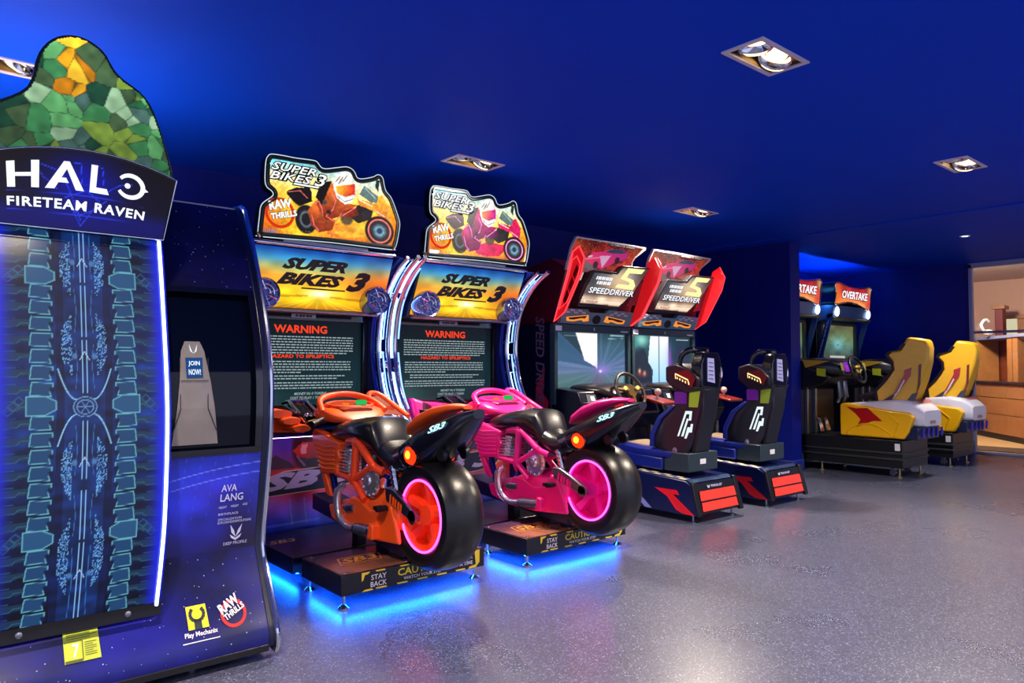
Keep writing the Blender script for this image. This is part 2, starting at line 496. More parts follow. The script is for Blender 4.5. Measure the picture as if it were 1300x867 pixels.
# recessed twin downlights
m_gold = M('lamp_recess', (120, 96, 60), 0.35, 0.7, noise=0.1)
m_bulb = EM('lamp_glow', (255, 214, 150), 4.0)
m_frame = M('downlight_frame', (196, 186, 205), 0.4, noise=0.03)
LABELS = ['twin downlight in the open ceiling, largest in view above the floor', 'twin downlight between the two bike toppers',
          'twin downlight over the red racing headers', 'twin downlight at far right of the ceiling', 'twin downlight half hidden by the green cut-out topper']
proto_light = None
for i, (fx, fy) in enumerate(FIX):
    lab = (LABELS + ['twin downlight over the floor in front of the starry cabinet', 'twin downlight above the viewer', 'twin downlight over the open floor behind the viewer', 'twin downlight over the open floor, farthest from the machines'])[i]
    if i == 0:
        OFF[:] = [fx, fy, CEIL]
        root = empty('ceiling_downlight', (fx, fy, CEIL), lab, 'ceiling light', 'recessed twin downlights')
        b = MB()
        for (x0, x1, y0, y1) in ((-.215, .215, -.112, -HY), (-.215, .215, HY, .112), (-.215, -HX, -HY, HY), (HX, .215, -HY, HY)):
            b.box(fx + x0, fx + x1, fy + y0, fy + y1, CEIL - 0.008, CEIL + 0.004)
        b.build('frame', m_frame, root, 0.002)
        b = MB(); t = 0.16
        for (x0, x1, y0, y1) in ((-HX, HX, -HY - .006, -HY), (-HX, HX, HY, HY + .006), (-HX - .006, -HX, -HY, HY), (HX, HX + .006, -HY, HY)):
            b.box(fx + x0, fx + x1, fy + y0, fy + y1, CEIL, CEIL + t)
        b.box(fx - HX, fx + HX, fy - HY, fy + HY, CEIL + t, CEIL + t + .01)
        b.build('recess', m_gold, root)
        for sx, tilt in ((-1, 0.0), (1, 0.5)):
            cx = fx + sx * 0.092
            def rot(V):
                ct, st = math.cos(tilt), math.sin(tilt)
                return [(cx + (x - cx) * ct + (z - CEIL - .03) * st, y, CEIL + .03 - (x - cx) * st + (z - CEIL - .03) * ct) for x, y, z in V]
            b = MB(); b.lathe([(.082, .0), (.084, .012), (.074, .014), (.06, .04), (.056, .055), (.08, .05)], (cx, fy, CEIL + .012), 'z', 28, closed=True)
            b.v = rot(b.v); r_ = b.build('lamp_ring', m_chrome, root)
            b = MB(); b.lathe([(.054, .0), (.054, .004), (.03, .012)], (cx, fy, CEIL + .05), 'z', 24)
            b.v = rot(b.v); b.build('bulb', m_bulb, r_)
        proto_light = root
    else:
        root = copy_tree(proto_light); root.location = (fx, fy, CEIL)
        tag(root, lab)
    OFF[:] = [0, 0, 0]
    for k, (sx, dx, dy) in enumerate(((-1, 0.0, 0.0), (1, -0.45, -0.1))):
        ld = bpy.data.lights.new('downlight_beam', 'SPOT'); ld.energy = LAMP_W * (1.0 if k == 0 else 0.8)
        ld.color = (1.0, 0.84, 0.66); ld.spot_size = math.radians(125); ld.spot_blend = 0.7; ld.shadow_soft_size = 0.045
        lo = bpy.data.objects.new('downlight_beam', ld); COL.objects.link(lo)
        lo.location = (sx * 0.092, 0, -0.012); lo.parent = root
        lo.rotation_euler = Vector((dx, dy, -1)).to_track_quat('-Z', 'Y').to_euler()

OFF[:] = [9.276, 2.97, CEIL - .012]
b = MB(); b.lathe([(.052, .0), (.055, -.006), (.04, -.008), (.036, .0)], (9.276, 2.97, CEIL - .012), 'z', 24, closed=True)
root = empty('small_spotlight', tuple(OFF), 'small round white ceiling spot near the glass partition', 'ceiling light')
b.build('trim_ring', m_white, root)
b = MB(); b.lathe([(.036, -.003), (.03, -.006)], tuple(OFF), 'z', 20); b.build('lens', EM('small_spot_glow', (255, 250, 245), 2.5), root)
ld = bpy.data.lights.new('small_spot_beam', 'SPOT'); ld.energy = 220; ld.color = (1, .93, .86); ld.spot_size = math.radians(120); ld.spot_blend = .7; ld.shadow_soft_size = .04
lo = bpy.data.objects.new('small_spot_beam', ld); COL.objects.link(lo); lo.parent = root; lo.location = (0, 0, -.012)
OFF[:] = [0, 0, 0]

# double socket with two plugs on the wall stub
OFF[:] = [PX, 4.77, .18]
root = empty('wall_socket', tuple(OFF), 'white double wall socket with two black plugs on the wall stub', 'socket')
one('plate', m_white, root, 0.004, box=(PX - .012, PX, 4.695, 4.845, .182, .268))
for yy in (4.735, 4.805):
    b = MB(); b.box(PX - .05, PX - .012, yy - .02, yy + .02, .2, .24); b.tube(catmull([(PX - .045, yy, .205), (PX - .055, yy, .15), (PX - .04, yy + .02, .06), (PX - .05, yy + .06, .012)]), .004, 6)
    b.build('plug', m_black, root, 0.004)
OFF[:] = [0, 0, 0]

# ------------------------------------------------------------------ glass partition and the lobby beyond it
m_alu = M('partition_frame', (150, 158, 190), 0.35, 0.3, noise=0.05)
mg = bpy.data.materials.new('partition_glass'); mg.use_nodes = True
g_nt = mg.node_tree; g_nt.nodes.clear()
go = g_nt.nodes.new('ShaderNodeOutputMaterial'); gt = g_nt.nodes.new('ShaderNodeBsdfTransparent'); gg = g_nt.nodes.new('ShaderNodeBsdfGlossy')
gm = g_nt.nodes.new('ShaderNodeMixShader'); fr = g_nt.nodes.new('ShaderNodeFresnel'); fr.inputs[0].default_value = 1.45
gt.inputs[0].default_value = (0.93, 0.95, 0.95, 1); gg.inputs['Roughness'].default_value = 0.02
g_nt.links.new(fr.outputs[0], gm.inputs[0]); g_nt.links.new(gt.outputs[0], gm.inputs[1]); g_nt.links.new(gg.outputs[0], gm.inputs[2]); g_nt.links.new(gm.outputs[0], go.inputs[0])
b = MB(); b.box(FARX - .02, FARX + .06, 3.70, 3.745, 0, 2.70); b.box(FARX - .02, FARX + .06, 0.6, 3.745, 2.64, 2.71)
b.box(FARX - .01, FARX + .05, 0.6, 3.70, 0.0, 0.03); b.box(FARX - .01, FARX + .05, 2.15, 2.19, 0, 2.64)
w = struct(b, 'window_1', m_alu, 0.004, label='tall glazed partition with a grey metal frame')
for y0, y1 in ((2.19, 3.70), (0.6, 2.15)):
    b = MB(); b.box(FARX + .012, FARX + .02, y0, y1, .03, 2.64); b.build('pane', mg, w)
b = MB(); b.box(FARX + .02, FARX + .035, 2.19, 3.70, 1.70, 1.735); b.build('rail', m_alu, w)
b = MB(); b.box(11.95, 17.2, -1.0, YW, -0.12, 0.0)
struct(b, 'floor_lobby', M('lobby_floor', (205, 170, 120), 0.3, noise=0.12, nscale=2), label='pale tan floor of the lobby behind the glass')
b = MB(); b.box(17.2, 17.35, -1.0, YW, 0, 3.2)
struct(b, 'wall_lobby', M('lobby_wall', (205, 160, 135), 0.6, noise=0.08, nscale=1.5), label='peach lobby wall behind the glass')
b = MB(); b.box(11.94, 17.3, -1.0, YW, 3.0, 3.1)
struct(b, 'ceiling_lobby', M('lobby_ceiling', (215, 190, 170), 0.6, noise=0.05), label='cream lobby ceiling behind the glass')
def turned(b, c, ang):
    ca, sa = math.cos(ang), math.sin(ang)
    b.v = [(c[0] + x * ca - y * sa, c[1] + x * sa + y * ca, c[2] + z) for x, y, z in b.v]; return b
ANG = math.atan2(4.85 - 3.6, 15.25 - 13.7)
c0 = (13.7, 3.6, 0)
def at(lx, ly, lz):
    ca, sa = math.cos(ANG), math.sin(ANG); return (c0[0] + lx * ca - ly * sa, c0[1] + lx * sa + ly * ca, lz)
OFF[:] = list(at(0.5, -.3, 0))
root = empty('reception_counter', tuple(OFF), 'oak panelled reception counter seen through the glass', 'counter')
b = MB(); b.box(-.35, 2.4, -.55, .0, .0, .1); turned(b, c0, ANG).build('plinth', m_black, root)
for k in range(3):
    x0 = -.35 + k * .917
    for z0, z1 in ((.1, .42), (.43, .70), (.71, .93)):
        b = MB(); b.box(x0 + .005, x0 + .912, -.55, .02, z0, z1); turned(b, c0, ANG).build('panel', m_wood, root, 0.004)
b = MB(); b.box(-.37, 2.42, -.6, .05, .94, .98); turned(b, c0, ANG).build('worktop', M('counter_top', (60, 42, 32), .25, noise=.2), root, 0.004)
OFF[:] = [0, 0, 0]
OFF[:] = list(at(0.9, -.3, .98))
root = empty('back_shelf', tuple(OFF), 'tall oak shelf unit standing on the lobby counter', 'shelf')
for x in (0.42, 0.62, 1.9):
    b = MB(); b.box(x, x + .16, -.45, -.1, .981, 1.72); turned(b, c0, ANG).build('upright', m_wood, root, 0.004)
b = MB(); b.box(0.0, 2.2, -.48, -.08, 1.72, 1.77); turned(b, c0, ANG).build('shelf_board', m_alu, root, 0.003)
b = MB(); b.box(0.0, 2.2, -.5, -.47, .985, 1.715); turned(b, c0, ANG).build('back_panel', M('mahogany', (120, 52, 30), .4, noise=.25, nscale=5), root)
OFF[:] = [14.75, 4.39, 1.771]; 
root = empty('swan_ornament', tuple(OFF), 'white swan shaped ornament on the lobby shelf', 'ornament')
p = (14.75, 4.39, 1.838)
one('body', m_white, root, 0, ball=(p, (.07, .085, .055)))
one('neck', m_white, root, 0, tube=(catmull([(p[0] - .07, p[1] + .04, p[2] + .02), (p[0] - .12, p[1] + .07, p[2] + .12), (p[0] - .07, p[1] + .05, p[2] + .2), (p[0] - .02, p[1] + .02, p[2] + .22), (p[0] + .03, p[1], p[2] + .19)]), .025, 8))
OFF[:] = [16.4, 4.55, 0]
root = empty('lobby_post', tuple(OFF), 'dark red square post in the lobby', 'post')
one('shaft', M('dark_red_paint', (120, 20, 22), .4, noise=.1), root, 0.01, box=(16.3, 16.5, 4.60, 4.74, 0, 2.35))
one('cap', m_wood, root, 0.006, box=(16.26, 16.54, 4.56, 4.78, 2.35, 2.42))
OFF[:] = [17.1, 4.2, 1.4]
root = empty('framed_opening', tuple(OFF), 'wood framed serving hatch on the peach lobby wall', 'hatch')
one('frame', m_wood, root, 0.004, box=(17.12, 17.2, 3.95, 4.87, 2.2, 2.28), box2=(17.12, 17.2, 3.95, 4.87, 1.5, 1.56), box3=(17.12, 17.2, 3.95, 4.03, 1.5, 2.28), box4=(17.12, 17.2, 4.79, 4.87, 1.5, 2.28))
one('bright_panel', EM('hatch_light', (225, 215, 180), .8), root, 0, box=(17.18, 17.199, 4.6, 4.79, 1.56, 2.2))
one('wood_panel', m_wood, root, 0, box=(17.17, 17.199, 4.4, 4.6, 1.56, 2.2))
one('red_panel', M('hatch_red', (110, 25, 25), .5, noise=.3, nscale=12), root, 0, box=(17.17, 17.199, 4.03, 4.4, 1.56, 2.2))
OFF[:] = [0, 0, 0]
b = MB(); b.box(12.2, 12.9, 2.6, 4.1, 0.0, 0.012)
tag(b.build('entrance_mat', M('brown_mat', (70, 48, 32), .9, noise=.3, nscale=80), None), 'dark brown mat on the pale lobby floor', 'mat')
ld = bpy.data.lights.new('lobby_fill', 'POINT'); ld.energy = 300; ld.color = (1, .84, .64); ld.shadow_soft_size = .15  # unseen point light added to brighten the lobby and its counter
lo = bpy.data.objects.new('lobby_fill', ld); COL.objects.link(lo); lo.location = (13.0, 4.5, 2.75)
# ------------------------------------------------------------------ the big light-gun theatre cabinet at the left
def theatre_cabinet():
    CX = 0.53
    OFF[:] = [CX, 3.9, 0]
    root = empty('shooting_theatre_cabinet', tuple(OFF), 'tall starry blue shooter cabinet with curved glowing schematic panel', 'arcade machine')
    ZS = [0.05, .1, .14, .284, .437, .681, .853, 1.023, 1.159, 1.331, 1.509, 1.734, 1.943]
    YS = [2.995, 2.992, 3.011, 3.091, 3.166, 3.129, 3.10, 3.088, 3.092, 3.132, 3.2, 3.31, 3.435]
    m_star = starfield('starry_print', (6, 8, 52), (22, 22, 130))
    m_stard = starfield('dark_starry_print', (8, 8, 34), (18, 14, 80))
    m_side = M('cabinet_side_navy', (8, 10, 40), .3, noise=.1)
    def skin(x0, x1, z0, z1, d=0.0):
        def f(U, V):
            z = z0 + np.asarray(V, float) * (z1 - z0)
            return np.stack([x0 + np.asarray(U, float) * (x1 - x0), np.interp(z, ZS, YS) - d, z], -1)
        return f
    # shell: two shaped side boards, back, top
    side = [(y, z) for y, z in zip(YS, ZS)] + [(3.47, 1.965), (4.85, 1.965), (4.85, .05)]
    for x0, x1 in ((-.20, -.165), (1.225, 1.26)):
        one('side_board', m_side, root, 0.004, prism=(side, x0, x1))
    one('back_board', m_side, root, 0, box=(-.165, 1.225, 4.80, 4.85, .05, 1.96))
    one('roof_board', M('pale_roof_board', (190, 185, 180), .5, noise=.05), root, 0.003, box=(-.165, 1.225, 3.46, 4.80, 1.93, 1.955))
    one('floor_board', m_black, root, 0, box=(-.165, 1.225, 3.05, 4.80, .05, .09))
    for x in (-.2, 1.26):
        pts = [(x, y - .004, z) for y, z in zip(YS, ZS)]
        pts = [(x, 3.05, .03), (x, 3.0, .03)] + catmull(pts, 3) + [(x, 3.475, 1.968), (x, 3.6, 1.97)]
        one('chrome_edge', m_chrome, root, 0, tube=(pts, .0115, 8))
    # lower apron, upper fascia, flank prints, windows
    b = MB(); b.grid(skin(-.165, 1.225, .055, .437), 8, 10); b.build('apron', m_star, root)
    b = MB(); b.box(-.165, 1.225, 2.99, 3.0, .035, .062); b.build('apron_edge', m_black, root, .002)
    b = MB(); b.grid(skin(-.165, 1.225, 1.54, 1.943), 8, 8); b.build('fascia', m_stard, root)
    for k, (x0, x1) in enumerate(((.815, 1.225), (-.165, .245))):
        P = Paint(90, 100, .95)
        P.vgrad([(0, (20, 16, 84)), (.25, (32, 38, 180)), (.7, (36, 60, 232)), (1, (16, 30, 140))])
        P.noise(.25, (5, 6), 4)
        P.blur_spot(.95, .1, .35, .5, (20, 10, 46), .8)
        P.blur_spot(.55, .62, .3, .2, (60, 30, 150), .5)
        for i in range(2):
            q = [(t / 12, .62 + .1 * i + .26 * (t / 12) - .1 * (t / 12) ** 2) for t in range(13)]
            P.line(q, .012, (130, 150, 255), .7)
        for i in range(7): P.line([(i / 7 + .05, .35), (i / 7 + .12, .98)], .006, (70, 90, 230), .35)
        art('flank_print', root, P, skin(x0, x1, .437, .853), ART('flank_art', 0, .2, .3))
    for x0, x1 in ((.815, 1.225), (-.165, .245)):
        b = MB(); b.grid(skin(x0, x1, .853, 1.54, -.03), 4, 14); b.build('window_glass', m_darkglass, root)
        b = MB()
        for (a0, a1, c0, c1) in ((x0, x1, .845, .87), (x0, x1, 1.52, 1.545), (x0, x0 + .02, .86, 1.53), (x1 - .03, x1, .86, 1.53)):
            b.grid(skin(a0, a1, c0, c1, .003), 2, 10)
        b.build('window_surround', m_blackgloss, root)
    # curved centre panel with the ship schematic
    ZP = [.30, .50, .69, 1.05, 1.41, 1.735]; YP = [3.045, 2.985, 2.95, 2.945, 3.02, 3.11]
    body = catmull(list(zip(YP, ZP)), 4)
    one('panel_housing', M('panel_blue', (12, 20, 130), .3, noise=.1), root, 0, prism=([(3.17, .27)] + body + [(3.32, 1.735), (3.19, 1.4), (3.17, .5)], .245, .815))
    cy = [p[0] for p in body]; cz = [p[1] for p in body]
    def panel(x0, x1, d, z0=.302, z1=1.73):
        def f(U, V):
            z = z0 + np.asarray(V, float) * (z1 - z0)
            return np.stack([x0 + np.asarray(U, float) * (x1 - x0), np.interp(z, cz, cy) - d, z], -1)
        return f
    P = Paint(190, 380, .5 / 1.43)
    P.vgrad([(0, (10, 14, 44)), (.3, (12, 30, 78)), (.55, (14, 46, 110)), (.8, (12, 30, 80)), (1, (8, 16, 46))])
    P.noise(.3, (9, 40), 2)
    teal = (104, 178, 196); dteal = (44, 96, 128)
    P.poly([(.33, 0), (.67, 0), (.67, 1), (.33, 1)], (12, 26, 70))
    P.poly([(.38, 0), (.62, 0), (.62, 1), (.38, 1)], (16, 44, 104))
    P.noise(.35, (14, 60), 5)
    rows = 25
    for i in range(rows):
        v = (i + .5) / rows; h = .5 / rows; big = i % 8 == 5
        for s in (1, -1):
            X = lambda u: .5 - s * (.5 - u)
            wv = .012 * math.sin(i * 2.1)
            P.poly([(X(.0), v - h * .55), (X(.24), v - h * .3), (X(.24), v + h * .4), (X(.0), v + h * .3)], (30, 62, 86), .8)
            P.line([(X(.0), v - h * .6), (X(.11), v - h * .5), (X(.13), v - h * .1), (X(.24), v)], .009, dteal, .9)
            P.line([(X(.02), v + h * .5), (X(.10), v + h * .55)], .008, dteal, .8)
            if big:
                hexa = [(X(.16), v - h * 1.1), (X(.27), v - h * 1.1), (X(.33), v - h * .5), (X(.33), v + h * .5), (X(.27), v + h * 1.1), (X(.16), v + h * 1.1)]
                P.poly(hexa, (36, 84, 130)); P.line(hexa + hexa[:1], .010, teal)
                for k in range(3):
                    cx_, cy_ = .06 + .03 * k, v + (k - 1) * h * .6
                    P.line([(X(cx_ - .03), cy_), (X(cx_), cy_ + h * .5), (X(cx_ + .03), cy_), (X(cx_), cy_ - h * .5), (X(cx_ - .03), cy_)], .008, dteal)
            else:
                tr = [(X(.18), v - h * .75), (X(.30), v - h * .9), (X(.29), v - h * .2), (X(.31), v + h * .15), (X(.31), v + h * .7), (X(.19), v + h * .8)]
                P.poly(tr, (28, 70, 116)); P.line(tr + tr[:1], .009, teal)
                P.ell(X(.305), v - h * .1, .02, .008, (12, 26, 70), 1, .4)
    lo = np.abs(P.u - .5)
    for v0, v1 in ((.06, .28), (.30, .47), (.60, .78), (.80, .97)):
        P.speckle((lo > .075) & (lo < .135) & (P.v > v0) & (P.v < v1) & (lo < .06 + .09 * np.sin((P.v - v0) / (v1 - v0) * PI)), .32, (120, 190, 255), 3, .9)
    for v0, v1 in ((.0, .2), (.21, .33), (.36, .50), (.57, .70), (.71, .84), (.85, 1.0)):
        for s in (-1, 1):
            P.line([(.5 + s * .013, v0), (.5 + s * .013, v1)], .010, (150, 205, 255))
            P.line([(.5 + s * .055, v0 + .01), (.5 + s * .045, (v0 + v1) / 2), (.5 + s * .055, v1 - .01)], .006, (60, 120, 200), .9)
    for cv in (.12, .40, .66, .90):
        for s in (-1, 1):
            P.ell(.5 + s * .06, cv, .022, .010, (80, 130, 190), .9, .5); P.line([(.5 + s * .03, cv - .01), (.5, cv + .012)], .006, (190, 225, 255))
    for s in (-1, 1):
        for d in (-1, 1):
            q = [(.5 + s * (.05 + .11 * t), .535 + d * (.018 + .075 * t * t)) for t in np.linspace(0, 1, 8)]
            P.line(q, .010, (150, 210, 255))
    P.ell(.5, .535, .075, .027, (20, 40, 90), 1, .1)
    for r in (.07, .05): 
        q = [(.5 + r * math.cos(a), .535 + r * math.sin(a) * .35) for a in np.linspace(0, 2 * PI, 22)]; P.line(q, .008, (110, 160, 220))
    for k in range(6):
        a = k * PI / 3; P.line([(.5, .535), (.5 + .05 * math.cos(a), .535 + .05 * .35 * math.sin(a))], .007, (90, 140, 210))
    P.blur_spot(0, .5, .06, 2, (24, 34, 235), .95); P.blur_spot(1, .5, .06, 2, (24, 34, 235), .95)  # blue glow of the light strips painted along both panel edges
    art('schematic_panel', root, P, panel(.272, .788, .005), ART('schematic_art', .72, .15))
    for x in (.268, .798):
        pts = [(x, y - .014, z) for y, z in body]
        o = one('led_strip', EM('halo_led', (140, 165, 255), 7.0), root, 0, tube=(pts, .0065, 8))
        o['label'] = 'glowing blue white light strip'
    b = MB(); b.grid(panel(.245, .815, .012, .262, .312), 2, 3); bar = b.build('panel_clamp', m_black, root)
    for x in (.36, .70):
        one('bolt', m_steel, bar, 0, lathe=([(.011, 0), (.011, -.006), (.006, -.009)], (x, 3.035, .287), 'y', 14))
    # header sign with an arched top
    def header(U, V, d=0.0):
        U = np.asarray(U, float); V = np.asarray(V, float)
        x = CX + (U - .5) * (.545 + .055 * V)
        arch = .055 * (1 - (2 * U - 1) ** 2)
        z = 1.70 + V * (.225 + arch)
        return np.stack([x, 3.05 - .30 * (z - 1.70) - d, z], -1)
    b = MB(); n = 16
    fr_ = [header([i / n], [0])[0] for i in range(n + 1)] + [header([1 - i / n], [1])[0] for i in range(n + 1)]
    k = len(fr_); V = [tuple(p) for p in fr_] + [(p[0], 3.30, p[2]) for p in fr_]
    b.add(V, [tuple(range(k)), tuple(range(2 * k - 1, k - 1, -1))] + [(i, (i + 1) % k, k + (i + 1) % k, k + i) for i in range(k)])
    hd = b.build('header_sign', M('header_housing', (14, 14, 26), .3, noise=.1), root)
    P = Paint(150, 70, .56 / .25)
    P.vgrad([(0, (8, 10, 90)), (.2, (10, 14, 96)), (.4, (8, 8, 30)), (1, (12, 8, 12))])
    P.blur_spot(.48, .6, .22, .35, (6, 14, 170), .9)
    wing = (40, 70, 255)
    for q in ([(.2, .86), (.36, .72), (.42, .42), (.48, .12)], [(.2, .86), (.26, .66), (.34, .5)], [(.42, .85), (.46, .86), (.47, .6), (.52, .6), (.54, .86), (.58, .84), (.6, .5)],
              [(.6, .5), (.68, .66), (.76, .72)], [(.62, .42), (.55, .3), (.48, .05), (.43, .25)], [(.38, .4), (.5, .52), (.58, .4)], [(.43, .25), (.48, .2), (.55, .28)]):
        P.line(q, .006, wing, .9)
    P.line([(.07, .46), (.85, .44)], .006, (40, 60, 235), .8); P.line([(.07, .2), (.85, .18)], .006, (40, 60, 235), .8)
    art('header_print', hd, P, lambda U, V: header(np.asarray(U) * .98 + .01, np.asarray(V) * .95 + .02, .004), ART('header_art', .9, .2))
    hf = lambda U, V: header(U, V, .007)
    b = MB()
    # four big letters
    w0, y0, y1 = .085, .50, .84
    def pl(*q): b.poly(hf, list(q))
    pl((.085, y0), (.125, y0), (.125, y1), (.085, y1)); pl((.205, y0), (.245, y0), (.245, y1), (.205, y1)); pl((.125, .64), (.205, .64), (.205, .69), (.125, .69))
    pl((.275, y0), (.325, y0), (.395, .78), (.37, y1)); pl((.37, y1), (.395, .78), (.40, y1)); pl((.345, .58), (.40, .58), (.385, .64), (.36, .64)); pl((.40, y1), (.385, .76), (.44, y0), (.485, y0))
    pl((.515, y0), (.625, y0), (.61, .57), (.55, .57), (.55, y1), (.515, y1))
    ring = [(.715, .175, .18), ]
    o_out = [(.745 + .085 * math.cos(a), .67 + .17 * math.sin(a)) for a in np.linspace(-.82 * PI, .82 * PI, 24)]
    o_in = [(.74 + .062 * math.cos(a), .67 + .115 * math.sin(a)) for a in np.linspace(-.82 * PI, .82 * PI, 24)]
    for i in range(23): pl(o_out[i], o_out[i + 1], o_in[i + 1], o_in[i])
    pl(*[(.725 + .017 * math.cos(a), .67 + .035 * math.sin(a)) for a in np.linspace(0, 2 * PI, 14)[:-1]])
    pl((.825, .64), (.85, .665), (.825, .695))
    b.text(hf, 'FIRETEAM RAVEN', .08, .255, .77, .125, .03, spacing=1.15)
    b.build('header_lettering', EM('header_white', (235, 240, 250), 1.0), hd)
    b = MB(); q = [tuple(header([u], [v], .008)[0]) for u, v in [(0, 0), (1, 0), (1, 1)] + [(1 - i / 10, 1) for i in range(1, 11)] + [(0, 0)]]
    b.tube(q, .0025, 6); b.build('header_piping', m_chrome, hd)
    # cut-out topper: a plain crest of green facets stands in for the printed figure
    out = [(.10, 1.93), (.16, 2.08), (.26, 2.17), (.37, 2.26), (.405, 2.40), (.46, 2.475), (.54, 2.50), (.62, 2.465), (.675, 2.385), (.78, 2.315), (.84, 2.19), (.885, 2.03), (.90, 1.93)]
    out = catmull(out, 4)
    tp = MB(); tp.prism([(x, z) for x, z in out], 3.245, 3.275, 'y'); tpo = tp.build('topper_board', M('topper_edge', (8, 14, 10), .4, noise=.1), root, .003)
    x0, x1, z0, z1 = .10, .90, 1.93, 2.51
    P = Paint(170, 125, .8 / .58)
    rs = np.random.RandomState(5); N = 120
    su, sv = rs.rand(N), rs.rand(N)
    d = (P.u[..., None] - su) ** 2 + ((P.v[..., None] - sv) / P.asp) ** 2
    idx = d.argmin(-1); ds = np.sort(d, -1); edge = np.sqrt(ds[..., 1]) - np.sqrt(ds[..., 0])
    pal = np.array([(40, 96, 62), (62, 130, 80), (96, 168, 104), (30, 70, 52), (120, 150, 60), (70, 104, 96), (66, 92, 60), (150, 190, 150)], float)
    pick = rs.randint(0, len(pal), N); cols = pal[pick]
    am = (np.abs(su - .53) < .05 + .02 * rs.rand(N)) & (sv > .55)
    cols[am] = np.array([(226, 160, 30), (250, 196, 50), (190, 120, 20)])[rs.randint(0, 3, am.sum())]
    P.c = cols[idx] / 255.0 * (0.75 + .45 * P.v[..., None])
    P._mix(np.clip((.005 - edge) / .005, 0, 1) * .6, (14, 26, 20))
    P.noise(.15, (30, 22), 9)
    ins = [((x - x0) / (x1 - x0), (z - z0) / (z1 - z0)) for x, z in inset(out, .008)]
    art('topper_print', tpo, P, quadmap((x0, 3.241, z0), (x1, 3.241, z0), (x1, 3.241, z1), (x0, 3.241, z1)), ART('topper_art', .85, .25), ins)
    tpo['label'] = 'cut-out crest of green and amber facets'
    # prints on flank, window and apron
    fl = skin(.815, 1.225, .437, .853, .004)
    b = MB()
    b.text(fl, 'AVA', .615, .60, .155, .07, .01); b.text(fl, 'LANG', .61, .50, .23, .075, .01); b.build('name_lettering', M('pale_print', (190, 190, 225), .4, noise=.05), root); b = MB()
    b.text(fl, 'HEIGHT', .60, .43, .08, .022, 0); b.text(fl, 'WEIGHT', .72, .432, .08, .022, 0); b.text(fl, 'AGE', .84, .44, .05, .022, 0)
    b.build('height_lettering', M('pale_print', (190, 190, 225), .4, noise=.05), root); b = MB(); b.text(fl, 'BIRTHPLACE', .60, .36, .2, .022, 0); b.text(fl, 'SPECIALIZATION', .60, .305, .24, .022, 0); b.text(fl, 'EXPLOSIVES/DEMOLITIONS', .60, .272, .34, .024, 0)
    b.build('profile_lettering', M('pale_print', (190, 190, 225), .4, noise=.05), root); b = MB(); b.text(fl, 'DEEP PROFILE', .67, .045, .24, .03, 0)
    b.build('emblem_caption', M('pale_print', (190, 190, 225), .4, noise=.05), root); b = MB()
    for s in (-1, 1):
        b.poly(fl, [(.79, .12), (.79 + s * .02, .19), (.79 + s * .06, .25), (.79 + s * .045, .17)]); b.poly(fl, [(.79, .11), (.79 + s * .06, .15), (.79 + s * .045, .115), (.79, .085)])
    b.build('wing_emblem', M('pale_print', (190, 190, 225), .4, noise=.05), root)
    b = MB(); wf = skin(.815, 1.225, .87, 1.54, -.026)
    tv = [.03, .10, .18, .25, .33, .42, .5, .56, .60, .66]; lu = np.interp(tv, [.03, .25, .6, .66], [.13, .17, .215, .255]); ru = np.interp(tv, [.03, .25, .6, .66], [.57, .53, .44, .40])
    for i in range(9): b.poly(wf, [(lu[i], tv[i]), (ru[i], tv[i]), (ru[i + 1], tv[i + 1]), (lu[i + 1], tv[i + 1])])
    jn = b.build('gun_mount_print', M('brushed_print', (128, 120, 116), .35, .4, noise=.2, nscale=15), root)
    b = MB(); wf2 = skin(.815, 1.225, .87, 1.54, -.022); b.poly(wf2, [(.255, .44), (.41, .44), (.415, .56), (.25, .56)])
    b.build('join_sign', EM('join_blue', (30, 70, 130), .9), jn)
    b = MB(); wf3 = skin(.815, 1.225, .87, 1.54, -.019)
    b.text(wf3, 'JOIN', .275, .505, .11, .035, .02); b.text(wf3, 'NOW!', .275, .455, .115, .035, .02)
    for s in (-1, 1): b.poly(wf3, [(.33, .585), (.33 + s * .015, .60), (.33 + s * .04, .645), (.33 + s * .03, .60)])
    b.build('join_lettering', EM('join_white', (225, 240, 250), 1.0), jn)
    b = MB(); wf4 = skin(.815, 1.225, .87, 1.54, -.021)
    for q in ([(.2, .25), (.2, .56)], [(.46, .25), (.47, .56)], [(.13, .1), (.2, .25)], [(.56, .1), (.46, .25)], [(.2, .42), (.46, .42)]): b.band(wf4, q, .008, .6)
    b.build('seam_lines', m_black, jn)
    ap = lambda U, V: skin(0, 1, .055, .437, .004)(U, V)      # u = x, v over the apron
    vz = lambda z: (z - .055) / .382
    b = MB(); b.poly(ap, [(.497, vz(.157)), (.612, vz(.157)), (.605, vz(.272)), (.495, vz(.272))]); st = b.build('rating_sticker', M('lime_sticker', (178, 190, 40), .4, noise=.05), root)
    ap2 = lambda U, V: skin(0, 1, .055, .437, .006)(U, V)
    b = MB(); b.text(ap2, '7', .522, vz(.172), .022, vz(.214) - vz(.172), .02)
    b.build('sticker_numeral', m_white, st)
    b = MB()
    b.band(ap2, [(.497, vz(.222)), (.555, vz(.222)), (.555, vz(.16))], .003, 2.6, 0); b.poly(ap2, [(.499, vz(.157)), (.553, vz(.157)), (.553, vz(.166)), (.499, vz(.166))])
    for i in range(6): b.band(ap2, [(.506, vz(.262 - i * .0065)), (.60 - .02 * (i % 2), vz(.262 - i * .0065))], .0022, 2.6)
    for i in range(7): b.band(ap2, [(.562, vz(.213 - i * .0065)), (.60 - .012 * (i % 3 == 1), vz(.213 - i * .0065))], .002, 2.6)
    b.build('sticker_print', M('dark_olive_print', (70, 78, 10), .5), st)
